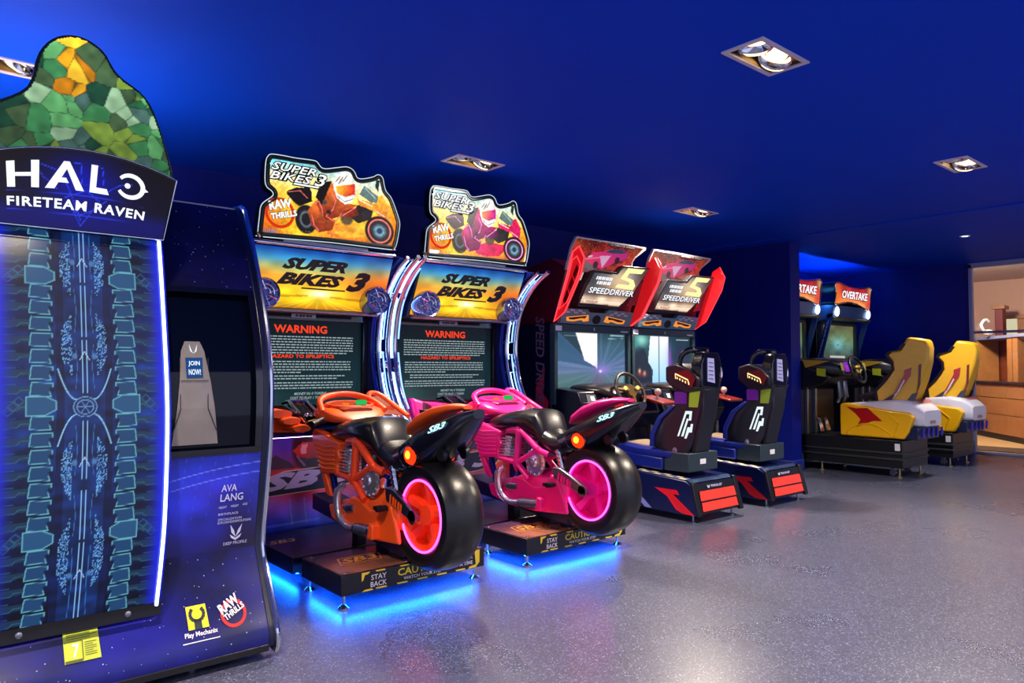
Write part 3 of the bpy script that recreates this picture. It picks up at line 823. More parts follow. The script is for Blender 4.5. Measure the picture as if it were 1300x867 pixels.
    b = MB(); b.poly(ap, [(.917, vz(.177)), (.995, vz(.177)), (.99, vz(.257)), (.915, vz(.257))]); lg = b.build('yellow_badge', M('badge_yellow', (232, 214, 30), .4), root)
    b = MB()
    arc = [(.954 + .026 * math.cos(a), vz(.228) + (.024 / .382) * math.sin(a)) for a in np.linspace(PI * .72, PI * 2.28, 14)]
    b.band(ap2, arc, .012, 2.6); b.poly(ap2, [(.94, vz(.178)), (.969, vz(.178)), (.968, vz(.21)), (.941, vz(.21))])
    b.build('spanner_mark', M('badge_dark', (18, 34, 50), .4), lg)
    b = MB(); b.text(ap, 'Play Mechanix', .90, vz(.148), .125, .055, .02); b.band(ap, [(.89, vz(.135)), (1.03, vz(.135))], .003, 2.6)
    q = [(1.095 + .046 * math.cos(a), vz(.205) + .044 / .382 * math.sin(a)) for a in np.linspace(0, 2 * PI, 30)]
    b.build('maker_lettering', m_white, root)
    b = MB(); b.band(ap, q, .012, 2.6); rt = b.build('red_roundel', M('roundel_red', (200, 30, 30), .4), root)
    b = MB(); b.text(ap2, 'RAW', 1.05, vz(.205), .085, .1, .04, rot=.45, asp=2.6); b.text(ap2, 'THRILLS', 1.062, vz(.182), .09, .06, .03, rot=.45, asp=2.6)
    b.build('roundel_lettering', m_white, rt)
    # castors and levelling feet
    for x in (-.05, 1.12):
        for y in (3.12, 4.6):
            b = MB(); b.lathe([(.03, -.012), (.03, .012)], (x, y, .03), 'x', 16); b.box(x - .02, x + .02, y - .012, y + .012, .03, .05)
            b.build('caster', m_blackgloss, root)
    for x in (.35, .95):
        one('levelling_foot', m_steel, root, 0, lathe=([(.022, 0), (.022, .01), (.007, .016), (.007, .055)], (x, 3.1, .0), 'z', 14))
    OFF[:] = [0, 0, 0]
    return root
theatre_cabinet()
# ------------------------------------------------------------------ motorcycle racing machines
TOP_OUT = [(-.428, 2.495), (-.416, 2.525), (-.391, 2.545), (-.311, 2.55), (-.233, 2.55), (-.112, 2.557), (-.079, 2.548), (-.054, 2.521), (-.02, 2.518), (.056, 2.539), (.125, 2.557), (.169, 2.549), (.194, 2.525), (.209, 2.498), (.241, 2.495), (.304, 2.514), (.336, 2.528), (.361, 2.544), (.389, 2.543), (.41, 2.522), (.42, 2.478), (.435, 2.438), (.473, 2.403), (.502, 2.349), (.526, 2.293), (.547, 2.229), (.542, 2.17), (.525, 2.084), (.506, 2.042), (.466, 2.027), (.018, 2.026), (-.441, 2.011), (-.469, 2.024), (-.474, 2.045), (-.465, 2.142), (-.458, 2.202), (-.436, 2.236), (-.392, 2.272), (-.379, 2.291), (-.391, 2.308), (-.419, 2.326), (-.432, 2.361), (-.433, 2.427)]

def bike_topper(root, suit, dark, hot, glowline):
    Y = 4.43
    out = rsmooth(TOP_OUT, 3)
    b = MB(); b.prism(out, Y, Y + .07, 'y'); tp = b.build('topper', M('topper_black', (10, 12, 16), .25, noise=.1), root, .006)
    x0, x1, z0, z1 = -.48, .56, 2.0, 2.57
    W, H = x1 - x0, z1 - z0
    n = lambda p: ((p[0] - x0) / W, (p[1] - z0) / H)
    N = lambda q: [n(p) for p in q]
    P = Paint(236, 132, W / H)
    P.vgrad([(0, (196, 92, 30)), (.12, (232, 140, 30)), (.3, (250, 196, 40)), (.55, (252, 214, 70)), (.75, (240, 232, 170)), (.9, (120, 205, 225)), (1, (40, 150, 205))])
    P.noise(.12, (7, 5), 3)
    P.blur_spot(.0, .25, .16, .22, (235, 95, 20), .9); P.blur_spot(.98, .35, .14, .3, (240, 120, 20), .85)
    P.blur_spot(.62, .92, .14, .22, (250, 250, 245), .9); P.blur_spot(.86, .9, .1, .2, (240, 250, 245), .9); P.blur_spot(.1, .95, .12, .12, (90, 200, 225), .8)
    P.blur_spot(.75, .05, .3, .1, (150, 60, 30), .7); P.blur_spot(.05, .05, .12, .08, (120, 60, 50), .6)
    P.blur_spot(.28, .12, .1, .12, (255, 220, 40), .9)
    ray = np.random.RandomState(2)
    for i in range(14):
        a = ray.rand() * PI; P.line([(.2, .7), (.2 + .3 * math.cos(a), .7 + .3 * math.sin(a))], .01, (255, 240, 170), .25)
    blk = (26, 20, 20)
    # rear wheel, tail
    fw, rw = n((.381, 2.15)), n((-.156, 2.161))
    P.ell(rw[0], rw[1], .075, .17, (30, 26, 30), 1, .08); P.ell(rw[0], rw[1], .05, .11, (120, 140, 150), .8, .3); P.ell(rw[0], rw[1], .035, .08, (30, 30, 34), 1, .2)
    for q in [(-.289, 2.324), (-.23, 2.356), (-.134, 2.372), (-.118, 2.336), (-.117, 2.282), (-.205, 2.238), (-.245, 2.263), (-.285, 2.302)],: P.poly(N(q), (24, 20, 22))
    P.line(N([(-.28, 2.32), (-.2, 2.34), (-.15, 2.30)]), .006, glowline, .9)
    # lower fairing, engine
    P.gpoly(N([(-.016, 2.133), (.102, 2.179), (.279, 2.178), (.28, 2.129), (.226, 2.083), (.103, 2.068), (.001, 2.08)]), suit, hot, n((0, 2.07)), n((.28, 2.18)))
    P.poly(N([(.02, 2.10), (.12, 2.12), (.25, 2.10), (.2, 2.085), (.1, 2.075)]), hot, .7)
    P.poly(N([(.207, 2.306), (.333, 2.299), (.315, 2.223), (.216, 2.182), (.154, 2.218)]), (40, 34, 36)); P.ell(*n((.13, 2.2)), .05, .08, (70, 60, 50), .9, .3)
    P.gpoly(N([(.206, 2.35), (.324, 2.335), (.431, 2.33), (.422, 2.262), (.333, 2.283), (.224, 2.308)]), suit, hot, n((.2, 2.3)), n((.43, 2.3)))
    P.gpoly(N([(.33, 2.38), (.40, 2.40), (.45, 2.33), (.44, 2.25), (.38, 2.23), (.35, 2.28)]), hot, suit, n((.33, 2.4)), n((.44, 2.23)))
    P.line(N([(.22, 2.345), (.32, 2.315)]), .01, (255, 250, 220), .9); P.line(N([(.34, 2.29), (.42, 2.255)]), .008, (255, 240, 210), .9)
    P.poly(N([(.259, 2.447), (.369, 2.391), (.36, 2.344), (.315, 2.338), (.224, 2.381)]), (96, 120, 118)); P.line(N([(.27, 2.43), (.35, 2.37)]), .012, (180, 205, 200), .8)
    P.poly(N([(.35, 2.506), (.38, 2.502), (.369, 2.42), (.346, 2.449)]), (40, 52, 40))
    # rider
    P.gpoly(N([(-.149, 2.216), (-.093, 2.293), (-.043, 2.293), (-.017, 2.203), (.051, 2.18), (.026, 2.114), (-.066, 2.088), (-.115, 2.12)]), dark, suit, n((-.1, 2.1)), n((-.02, 2.28)))
    P.gpoly(N([(-.069, 2.374), (-.019, 2.429), (.031, 2.422), (.049, 2.377), (.101, 2.306), (.207, 2.306), (.102, 2.219), (-.017, 2.172), (-.05, 2.214), (-.084, 2.263), (-.077, 2.334)]), dark, suit, n((-.05, 2.2)), n((.06, 2.4)))
    P.poly(N([(-.093, 2.316), (-.077, 2.365), (-.019, 2.429), (.023, 2.44), (-.002, 2.385), (-.031, 2.31), (-.051, 2.268)]), blk)
    P.poly(N([(.10, 2.25), (.2, 2.29), (.22, 2.24), (.13, 2.2)]), dark)
    for q in ([(-.13, 2.26), (-.07, 2.29), (-.05, 2.25), (-.04, 2.2)], [(.02, 2.36), (.05, 2.31), (.03, 2.25), (-.02, 2.2), (.05, 2.17), (.09, 2.23)], [(-.12, 2.2), (-.10, 2.13), (-.07, 2.1)], [(.1, 2.22), (.2, 2.29)]):
        P.line(N(q), .008, glowline, .95)
    P.ell(*n((-.03, 2.29)), .02, .03, (60, 60, 66), .9, .3); P.ell(*n((.0, 2.23)), .02, .03, (40, 30, 30), .9, .3)
    P.poly(N([(.031, 2.43), (.048, 2.472), (.091, 2.503), (.143, 2.504), (.187, 2.464), (.193, 2.408), (.193, 2.364), (.162, 2.315), (.119, 2.299), (.058, 2.339), (.036, 2.383)]), (238, 236, 228))
    for q in ([(.05, 2.44), (.08, 2.48)], [(.07, 2.43), (.1, 2.48)], [(.1, 2.45), (.13, 2.49)]): P.line(N(q), .009, (90, 70, 50), .8)
    P.gpoly(N([(.049, 2.409), (.188, 2.448), (.193, 2.376), (.118, 2.347), (.058, 2.363)]), (250, 190, 40) if suit[1] > 90 else (250, 150, 60), (220, 40, 30) if suit[1] > 90 else (200, 20, 150), n((.05, 2.4)), n((.19, 2.39)))
    P.poly(N([(.049, 2.358), (.118, 2.345), (.188, 2.371), (.167, 2.32), (.114, 2.299), (.058, 2.331)]), (225, 225, 225)); P.line(N([(.06, 2.345), (.115, 2.315), (.17, 2.34)]), .006, (60, 60, 66), .8)
    # front wheel
    P.ell(fw[0], fw[1], .112, .185, (34, 24, 24), 1, .06); P.ell(fw[0], fw[1], .090, .150, glowline, 1, .04); P.ell(fw[0], fw[1], .080, .132, (44, 40, 44), 1, .05)
    P.ell(fw[0], fw[1], .058, .096, (110, 160, 185), 1, .5); P.ell(fw[0], fw[1], .028, .046, (40, 60, 80), 1, .4)
    P.blur_spot(.45, .04, .2, .05, (255, 190, 60), .5)
    P.noise(.14, (70, 40), 12); P.noise(.10, (24, 14), 13)
    P.speckle((P.v < .15) & (P.u > .12) & (P.u < .5), .10, (255, 225, 90), 6, .6)
    ins = [n(p) for p in inset(out, .022)]
    f = quadmap((x0, Y - .003, z0), (x1, Y - .003, z0), (x1, Y - .003, z1), (x0, Y - .003, z1))
    art('topper_print', tp, P, f, ART('bike_topper_art', 1.0, .2), ins)
    b = MB(); b.tube([(p[0], Y - .002, p[1]) for p in inset(out, .004)], .003, 6, closed=True); b.build('edge_glow', EM('edge_light', (205, 225, 235), .75), tp)
    b = MB(); b.tube([(p[0], Y - .003, p[1]) for p in inset(out, .026)], .009, 6, closed=True); b.build('inner_gasket', m_black, tp)
    # lettering
    f2 = quadmap((0, Y - .007, 0), (1, Y - .007, 0), (1, Y - .007, 1), (0, Y - .007, 1)); f3 = shift(f2, (0, -.002, 0))
    for bold, mat, nm, ff in ((.10, M('logo_outline', (20, 24, 30), .4), 'logo_outline', f2), (.012, EM('logo_fill', (236, 240, 240), 1.0), 'logo_lettering', f3)):
        b = MB(); d = .007 if bold > .03 else 0
        b.text(ff, 'SUPER', -.392 - d, 2.447 - d, .30 + 2 * d, .05 + 2 * d, bold, .35); b.text(ff, 'BIKES', -.402 - d, 2.388 - d, .28 + 2 * d, .05 + 2 * d, bold, .35)
        b.text(ff, '3', -.105 - d, 2.386 - d, .085 + 2 * d, .082 + 2 * d, bold, .35)
        b.poly(ff, [(-.25 - d, 2.372 - d), (-.08 + d, 2.372 - d), (-.07 + d, 2.383 + d), (-.24 - d, 2.383 + d)])
        b.build(nm, mat, tp)
    b = MB(); q = [(-.333 + .088 * math.cos(a), 2.178 + .088 * math.sin(a)) for a in np.linspace(0, 2 * PI, 40)]; b.band(f2, q, .02); b.build('roundel', EM('roundel_glow', (205, 50, 24), .9), tp)
    for bold, mat, nm, ff in ((.07, M('logo_outline', (20, 24, 30), .4), 'roundel_outline', f2), (.04, EM('logo_fill', (236, 240, 240), 1.0), 'roundel_lettering', f3)):
        b = MB(); d = .003 if bold > .05 else 0
        b.text(shift(ff, (0, -.001, 0)), 'RAW', -.40 - d, 2.185 - d, .155 + 2 * d, .058 + 2 * d, bold, .1, rot=.26); b.text(shift(ff, (0, -.001, 0)), 'THRILLS', -.387 - d, 2.128 - d, .175 + 2 * d, .04 + 2 * d, bold, .05, rot=.26)
        b.build(nm, mat, tp)
    b = MB(); b.bars(f2, -.43, 2.052, .08, .014, 6); b.band(f2, [(-.43, 2.045), (-.35, 2.045)], .004); b.build('small_print', m_white, tp)
    one('topper_bracket', m_steel, tp, 0, box=(-.3, .3, Y + .01, Y + .06, 1.985, 2.02))

def bike_cabinet(root, suit_rgb, m_body):
    m_cab = M('cabinet_blue_black', (10, 14, 44), .25, noise=.1)
    m_wing = M('wing_blue', (12, 30, 120), .18, .3, noise=.08)
    one('cabinet_body', m_cab, root, .006, box=(-.5, .5, 4.86, 5.6, .09, 1.99), box2=(-.5, .5, 4.63, 4.86, .09, .78))
    arc = [(4.30, 1.97), (4.45, 1.885), (4.58, 1.76), (4.66, 1.62), (4.70, 1.42), (4.695, 1.28), (4.64, 1.06), (4.52, .87), (4.37, .72)]
    sm = catmull(arc, 4)
    for s in (-1, 1):
        x0, x1 = (.5, .535) if s > 0 else (-.535, -.5)
        one('side_wing', m_wing, root, .004, prism=([(y + .05, z) for y, z in sm] + [(4.5, .6), (4.62, .09), (5.6, .09), (5.6, 2.0), (4.5, 2.0)], x0, x1))
        t1 = [(s * .585, y - .055, z) for y, z in sm]; t2 = [(s * .545, y + .02, z) for y, z in sm]; led = [(s * .567, y + .03, z) for y, z in sm]
        led2 = [(s * .548, y - .045, z) for y, z in sm]
        one('chrome_arch', m_chrome, root, 0, tube=(t1, .017, 10)); one('chrome_arch', m_chrome, root, 0, tube=(t2, .014, 10))
        lm = EM('arch_led', (150, 195, 255), 8.0)
        one('led_tube', lm, root, 0, tube=(led[1:21], .0085, 8)); one('led_tube', lm, root, 0, tube=(led[22:], .0085, 8))
        one('led_tube', EM('arch_led_soft', (120, 160, 255), 2.4), root, 0, tube=(led2[3:17], .006, 8)); one('led_tube', EM('arch_led_soft', (120, 160, 255), 2.4), root, 0, tube=(led2[19:28], .006, 8))
        for k in range(1, len(sm) - 1, 3):
            y, z = sm[k]; one('arch_rod', m_chrome, root, 0, tube=([(s * .535, y + .06, z), (s * .585, y - .055, z)], .005, 6))
        for k in (9, 21):
            y, z = sm[k]; one('arch_clamp', m_chrome, root, 0, lathe=([(.026, -.02), (.026, .02)], (s * .575, y - .03, z), 'x', 14))
    # lit marquee, leaning out over the player
    q = quadmap((-.49, 4.60, 1.60), (.49, 4.60, 1.60), (.49, 4.43, 1.965), (-.49, 4.43, 1.965))
    b = MB(); b.prism([(4.605, 1.585), (4.435, 1.975), (4.47, 2.0), (4.87, 2.0), (4.87, 1.585)], -.5, .5); mq = b.build('marquee_housing', m_cab, root, .004)
    P = Paint(150, 70, .98 / .4)
    P.vgrad([(0, (196, 120, 20)), (.12, (240, 196, 20)), (.3, (250, 210, 40)), (.42, (250, 190, 40)), (.55, (225, 170, 60)), (.68, (170, 190, 120)), (.82, (60, 150, 200)), (1, (12, 60, 150))])
    P.blur_spot(.95, .45, .25, .3, (215, 90, 30), .85); P.blur_spot(.05, .45, .15, .25, (225, 130, 40), .6)
    P.blur_spot(.5, .27, .09, .07, (255, 252, 225), 1.0)
    for k in range(9): P.line([(.5, .22), (.1 + k * .1, -.05)], .012, (255, 240, 90), .35)
    P.noise(.14, (12, 7), 6); P.poly([(0, .2), (.42, .24), (.42, .21), (0, .14)], (120, 70, 10), .4); P.poly([(1, .2), (.58, .24), (.58, .21), (1, .14)], (120, 60, 10), .4)
    art('marquee_print', mq, P, shift(q, (0, -.004, -.001)), ART('marquee_art', .95, .15))
    f = shift(q, (0, -.008, -.003))
    b = MB(); b.text(f, 'SUPER', .20, .66, .46, .2, .06, .4); b.text(f, 'BIKES', .18, .40, .48, .21, .06, .4); b.text(f, '3', .68, .35, .17, .36, .06, .4); b.poly(f, [(.36, .345), (.68, .345), (.68, .37), (.36, .37)])
    b.build('marquee_lettering', M('marquee_dark', (38, 44, 42), .3), mq)
    one('marquee_rail', m_chrome, mq, 0, tube=([(-.5, 4.42, 1.985), (.5, 4.42, 1.985)], .014, 10)); one('marquee_rail', m_steel, mq, 0, tube=([(-.47, 4.6, 1.583), (.47, 4.6, 1.583)], .014, 10))
    for s in (-1, 1):
        c = (s * .40, 4.53, 1.675)
        b = MB(); b.lathe([(.095, .06), (.1, -.05), (.092, -.07), (.082, -.06), (.082, .06)], c, 'y', 28); sp = b.build('speaker', M('speaker_rim', (170, 180, 225), .15, .9, noise=.1), root)
        b = MB(); b.lathe([(.082, -.055), (.02, -.062)], c, 'y', 24)
        b.build('speaker_mesh', M('speaker_cloth', (90, 98, 170), .35, .4, noise=.5, nscale=120), sp)
        b = MB()
        for k in range(8):
            a = k * PI / 4; b.tube([(c[0] + .02 * math.cos(a), c[1] - .066, c[2] + .02 * math.sin(a)), (c[0] + .08 * math.cos(a + .3), c[1] - .064, c[2] + .08 * math.sin(a + .3))], .004, 5)
        for r in (.03, .055): b.tube([(c[0] + r * math.cos(a), c[1] - .066, c[2] + r * math.sin(a)) for a in np.linspace(0, 2 * PI, 22)[:-1]], .004, 5, closed=True)
        b.build('speaker_grille', m_chrome, sp)
    # monitor
    b = MB(); b.box(-.5, .5, 4.80, 4.86, 1.535, 1.585); b.box(-.5, .5, 4.80, 4.86, .88, .95); b.box(-.5, -.465, 4.80, 4.86, .95, 1.535); b.box(.465, .5, 4.80, 4.86, .95, 1.535)
    mo = b.build('monitor_bezel', m_blackgloss, root, .003)
    P = Paint(40, 30, 1.6); P.vgrad([(0, (20, 46, 52)), (.5, (10, 36, 42)), (1, (6, 18, 24))]); P.blur_spot(.1, .05, .2, .2, (90, 130, 120), .4)
    art('screen', mo, P, quadmap((-.465, 4.835, .95), (.465, 4.835, .95), (.465, 4.835, 1.535), (-.465, 4.835, 1.535)), ART('warning_screen', .9, .08))
    f = quadmap((-.465, 4.832, .95), (.465, 4.832, .95), (.465, 4.832, 1.535), (-.465, 4.832, 1.535))
    b = MB(); b.text(f, 'WARNING', .29, .85, .42, .095, .03); b.build('screen_warning', EM('screen_red', (232, 62, 34), 1.0), mo); b = MB(); b.text(f, 'HAZARD TO EPILEPTICS', .25, .555, .52, .042, .03); b.build('screen_hazard', EM('screen_red', (232, 62, 34), 1.0), mo)
    b = MB(); r = random.Random(4)
    def para(v, n, u0, u1, last):
        for i in range(n):
            u = u0
            e = last if i == n - 1 else u1
            while u < e:
                w = .012 + r.random() * .03
                b.poly(f, [(u, v - i * .032), (min(u + w, e), v - i * .032), (min(u + w, e), v - i * .032 + .013), (u, v - i * .032 + .013)]); u += w + .007
    para(.80, 7, .08, .93, .88); para(.505, 5, .09, .91, .5); para(.335, 2, .14, .86, .8); para(.255, 3, .09, .93, .92)
    o = b.build('screen_paragraphs', EM('screen_white', (190, 212, 215), .5), mo); o['kind'] = 'stuff'
    b = MB(); b.text(f, 'MONEY IN: 0 TOKENS', .45, .115, .26, .032, .02, .3); b.text(f, 'COST TO PLAY: 1 TOKEN', .42, .065, .28, .032, .02, .3); b.build('screen_credits', EM('screen_white', (190, 212, 215), .5), mo)
    one('sensor_plate', m_steel, mo, .002, box=(-.09, .09, 4.79, 4.80, 1.55, 1.58)); 
    b = MB(); b.bars(quadmap((-.08, 4.787, 1.553), (.08, 4.787, 1.553), (.08, 4.787, 1.577), (-.08, 4.787, 1.577)), .1, .15, .8, .7, 5); b.build('sensor_lettering', m_black, mo)
    # front art below the screen
    q = quadmap((-.5, 4.626, .10), (.5, 4.626, .10), (.5, 4.626, .775), (-.5, 4.626, .775))
    P = Paint(150, 100, 1.48)
    P.vgrad([(0, (20, 24, 110)), (.12, (40, 70, 210)), (.3, (140, 70, 190)), (.42, (235, 50, 70)), (.6, (240, 70, 60)), (.68, (130, 44, 90)), (.85, (84, 50, 140)), (1, (70, 44, 150))])
    P.noise(.3, (10, 8), 8)
    P.blur_spot(.75, .35, .12, .12, (180, 140, 220), .7); P.blur_spot(.18, .36, .12, .1, (150, 110, 200), .7); P.blur_spot(.95, .45, .2, .2, (200, 60, 50), .8); P.blur_spot(.05, .85, .1, .2, (170, 30, 50), .8)
    P.gpoly([(0, .40), (1, .52), (1, .74), (.6, .68), (0, .62)], (205, 50, 40), (244, 120, 40), (.2, .5), (.9, .6)); P.line([(.0, .42), (1, .55)], .015, (250, 160, 120), .5)
    # helmeted rider
    P.poly([(.12, .66), (.24, .80), (.34, .72), (.38, .66)], (54, 46, 60)); P.poly([(.62, .68), (.66, .78), (.82, .80), (.92, .70)], (60, 50, 64)); P.line([(.7, .7), (.72, .8)], .02, (140, 120, 150), .5)
    P.ell(.5, .86, .16, .28, (60, 22, 32), 1, .15); P.ell(.5, .93, .13, .16, (44, 16, 26), .8, .3)
    P.gpoly([(.36, .83), (.42, .90), (.58, .90), (.64, .83), (.61, .77), (.5, .73), (.39, .77)], (225, 60, 40), (120, 10, 20), (.42, .9), (.6, .76))
    P.poly([(.42, .88), (.46, .89), (.45, .79), (.41, .80)], (250, 190, 170), .8)
    P.poly([(.40, .76), (.5, .72), (.6, .76), (.57, .67), (.5, .64), (.43, .67)], (56, 44, 56)); P.ell(.5, .70, .05, .05, (20, 14, 20), 1, .3); P.line([(.39, .77), (.44, .68)], .012, (180, 170, 190), .7); P.line([(.61, .77), (.56, .68)], .012, (180, 170, 190), .6)
    for k in range(2):
        P.line([(.34 + .1 * k, .36), (.36 + .1 * k, .12)], .012, (120, 130, 230), .8)
    P.line([(.1, .12), (.55, .14)], .015, (110, 130, 240), .7)
    art('front_print', root, P, q, ART('front_art', 0.0, .25, .2))
    f = shift(q, (0, -.004, 0)); f2 = shift(q, (0, -.007, 0))
    b = MB(); b.poly(f, [(.05, .40), (.16, .58), (.3, .64), (.93, .68), (.94, .60), (.84, .47), (.66, .43)]); lg = b.build('front_badge', M('badge_silver_edge', (226, 200, 170), .4), root)
    f3 = shift(q, (0, -.010, 0))
    b = MB(); b.poly(f2, [(.07, .41), (.17, .57), (.3, .63), (.91, .67), (.92, .60), (.83, .48), (.66, .44)]); b.build('badge_field', M('badge_field_dark', (30, 22, 50), .4), lg)
    b = MB(); b.text(f3, 'SB', .13, .455, .42, .165, .05, .35, skew=.05); b.text(f3, '3', .60, .475, .24, .175, .05, .35, skew=.05); b.build('badge_lettering', M('badge_silver', (186, 180, 205), .3, .2), lg)
    one('kick_board', m_black, root, .004, box=(-.5, .5, 4.60, 4.9, .06, .10))
    for x in (-.42, .42):
        for y in (4.66, 5.5): one('cabinet_foot', m_steel, root, 0, lathe=([(.022, 0), (.022, .01), (.007, .016), (.007, .07)], (x, y, .0), 'z', 12))
    # dashboard fairings either side of the bike nose
    one('dash_shelf', M('dash_blue', (26, 40, 120), .2, .4, noise=.08), root, .008, box=(-.5, .5, 4.36, 4.84, .775, .80))
    one('under_dash_fill', EM('under_dash_fill_glow', (225, 170, 255), 9.0), root, 0, box=(-.46, .46, 4.44, 4.455, .765, .774))  # light strip added to brighten the front print below the shelf
    m_rec = M('dash_recess_%d' % suit_rgb[2], tuple(int(c * .45) for c in suit_rgb), .5)
    for s in (-1, 1):
        b = MB(); st = [(.18, .80, .86), (.26, .80, .90), (.38, .80, .95), (.50, .80, .99)]
        rings = [[(s * x, 4.30 + .06 * i, z0), (s * x, 4.62, z0), (s * x, 4.66, z1), (s * x, 4.42 + .04 * i, z1)] for i, (x, z0, z1) in enumerate(st)]
        b.loft(rings); fa = b.build('dash_fairing', m_body, root, .02, seg=3)
        for k in range(3):
            b = MB(); b.hull([(4.24 + .03 * k, .815 + .045 * k, .855 + .045 * k, .055), (4.30, .81 + .045 * k, .86 + .045 * k, .07), (4.6, .81 + .045 * k, .865 + .045 * k, .08)], 14)
            b.v = [(x + s * (.25 + .055 * k), y, z) for x, y, z in b.v]; b.build('fin', m_body, fa)
        b = MB(); b.prism([(s * .36, .86), (s * .47, .87), (s * .48, .96), (s * .40, .93)], 4.395, 4.44, 'y'); b.build('vent', m_rec, fa, .004)

def bike_ride(root, rgb, m_body, m_body2, ring_rgb):
    m_seat = M('seat_vinyl', (20, 20, 26), .28, noise=.1, coat=.3)
    m_part = M('dark_machinery', (34, 36, 44), .35, .6, noise=.2)
    # ---- platform
    m_plat = M('platform_black', (16, 17, 24), .3, noise=.12)
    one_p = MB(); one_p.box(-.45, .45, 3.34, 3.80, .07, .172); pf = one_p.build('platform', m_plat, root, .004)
    one('bridge_step', m_plat, root, .004, box=(-.45, .45, 3.92, 4.59, .06, .15))
    q = quadmap((-.44, 3.35, .1735), (.44, 3.35, .1735), (.44, 3.795, .1735), (-.44, 3.795, .1735))
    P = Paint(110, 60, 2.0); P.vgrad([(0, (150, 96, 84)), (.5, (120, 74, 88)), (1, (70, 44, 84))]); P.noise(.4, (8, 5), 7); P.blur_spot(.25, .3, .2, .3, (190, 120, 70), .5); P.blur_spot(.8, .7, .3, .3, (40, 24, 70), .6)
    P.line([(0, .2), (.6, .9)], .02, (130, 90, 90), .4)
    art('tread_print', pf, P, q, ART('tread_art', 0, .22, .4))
    b = MB(); ff = shift(q, (0, 0, .002)); b.text(ff, 'SB3', .12, .42, .26, .2, .02, .4); b.band(ff, [(.09, .36), (.36, .36), (.42, .66), (.14, .66)], .008, 2, closed=True); b.build('tread_badge', M('tread_orange', (232, 150, 70), .3), pf)
    b = MB()
    for x, y in ((-.41, 3.38), (-.41, 3.76), (.41, 3.38), (.41, 3.76), (-.05, 3.38)): b.lathe([(.011, 0), (.009, .004)], (x, y, .173), 'z', 12)
    b.build('screw_heads', m_steel, pf)
    q2 = quadmap((-.45, 3.3385, .07), (.45, 3.3385, .07), (.45, 3.3385, .172), (-.45, 3.3385, .172))
    b = MB(); b.text(q2, 'CAUTION!', .36, .44, .33, .38, .02); 
    for u in (.22, .38, .51, .64, .77): b.poly(q2, [(u, .90), (u + .06, .90), (u + .052, .98), (u - .008, .98)])
    for u in (.22, .36, .50, .64, .78): b.poly(q2, [(u, .04), (u + .07, .04), (u + .062, .12), (u - .008, .12)])
    b.poly(q2, [(.125, .97), (.18, .97), (.165, .86), (.145, .84), (.135, .6), (.125, .55)]); b.poly(q2, [(.125, .03), (.2, .03), (.19, .12), (.145, .12)])
    b.poly(q2, [(.92, .97), (.96, .97), (.96, .3), (.93, .03), (.87, .03), (.88, .14), (.93, .2)])
    b.build('caution_lettering', M('caution_yellow', (226, 200, 50), .35), pf)
    b = MB(); b.text(q2, 'STAY', .185, .52, .10, .26, .01); b.text(q2, 'BACK', .182, .18, .105, .26, .01); b.build('stay_back_lettering', M('caution_white', (220, 220, 222), .35), pf); b = MB(); b.text(q2, 'WATCH YOUR STEP', .40, .2, .27, .16, .005); b.build('watch_lettering', M('caution_white', (220, 220, 222), .35), pf); b = MB(); b.text(q2, 'ONE RIDER', .755, .56, .15, .2, .005); b.text(q2, 'AT A TIME', .755, .26, .15, .2, .005)
    b.build('rider_lettering', M('caution_white', (220, 220, 222), .35), pf)
    q3 = quadmap((-.44, 4.02, .1515), (.44, 4.02, .1515), (.44, 4.55, .1515), (-.44, 4.55, .1515))
    b = MB(); b.text(q3, 'SB3', .02, .5, .2, .16, .02, .4); b.build('bridge_badge', M('caution_yellow', (226, 200, 50), .35), root)
    for x in (-.42, .40):
        for y in (3.37, 3.76): one('platform_foot', m_chrome, pf, 0, lathe=([(.03, 0), (.03, .008), (.018, .018), (.009, .024), (.009, .08)], (x, y, 0), 'z', 16))
    b = MB(); b.lathe([(.028, -.012), (.03, 0), (.028, .012)], (-.2, 3.62, .03), 'x', 16); b.box(-.214, -.186, 3.60, 3.64, .03, .075); b.build('caster', m_blackgloss, pf)
    lm = EM('underglow_led', (14, 100, 255), LED_BLUE)
    for (x0, x1, y0, y1) in ((-.43, .43, 3.375, 3.387), (-.42, -.408, 3.40, 3.78), (-.41, -.398, 3.95, 4.55)):
        one('underglow_strip', lm, pf, 0, box=(x0, x1, y0, y1, .05, .058) if y0 > 3.9 else (x0, x1, y0, y1, .062, .07))
    # ---- pedestal under the bike
    one('pivot_post', m_part, root, .004, box=(-.05, .05, 3.56, 3.70, .172, .30)); one('pivot_post', m_part, root, .004, box=(-.03, .03, 3.95, 4.02, .15, .32))
    one('bike_rail', M('rail_blue_black', (14, 20, 60), .3, noise=.1), root, .006, prism=([(3.36, .20), (3.36, .28), (4.45, .40), (4.45, .30)], -.085, .085))
    # ---- the motorcycle: main fairing carries the other pieces
    b = MB(); b.hull([(4.10, .33, .37, .10), (4.04, .29, .42, .125), (3.92, .265, .44, .135), (3.78, .27, .50, .14), (3.6, .275, .54, .14), (3.46, .28, .53, .135), (3.36, .285, .47, .12), (3.28, .29, .33, .08)], 24, p=2.8)
    bike = b.build('motorcycle', m_body, root)
    bike['label'] = 'glossy coloured ride-on motorbike'
    b = MB(); b.hull([(4.19, .77, .80, .04), (4.15, .745, .835, .11), (4.06, .745, .875, .145), (3.95, .76, .90, .158), (3.82, .77, .918, .165), (3.70, .75, .93, .160), (3.62, .72, .925, .150), (3.585, .68, .87, .135), (3.56, .655, .80, .125), (3.50, .63, .775, .125), (3.43, .62, .772, .128), (3.36, .63, .80, .125)], 28, p=2.6)
    b.build('tank_and_seat', m_seat, bike)
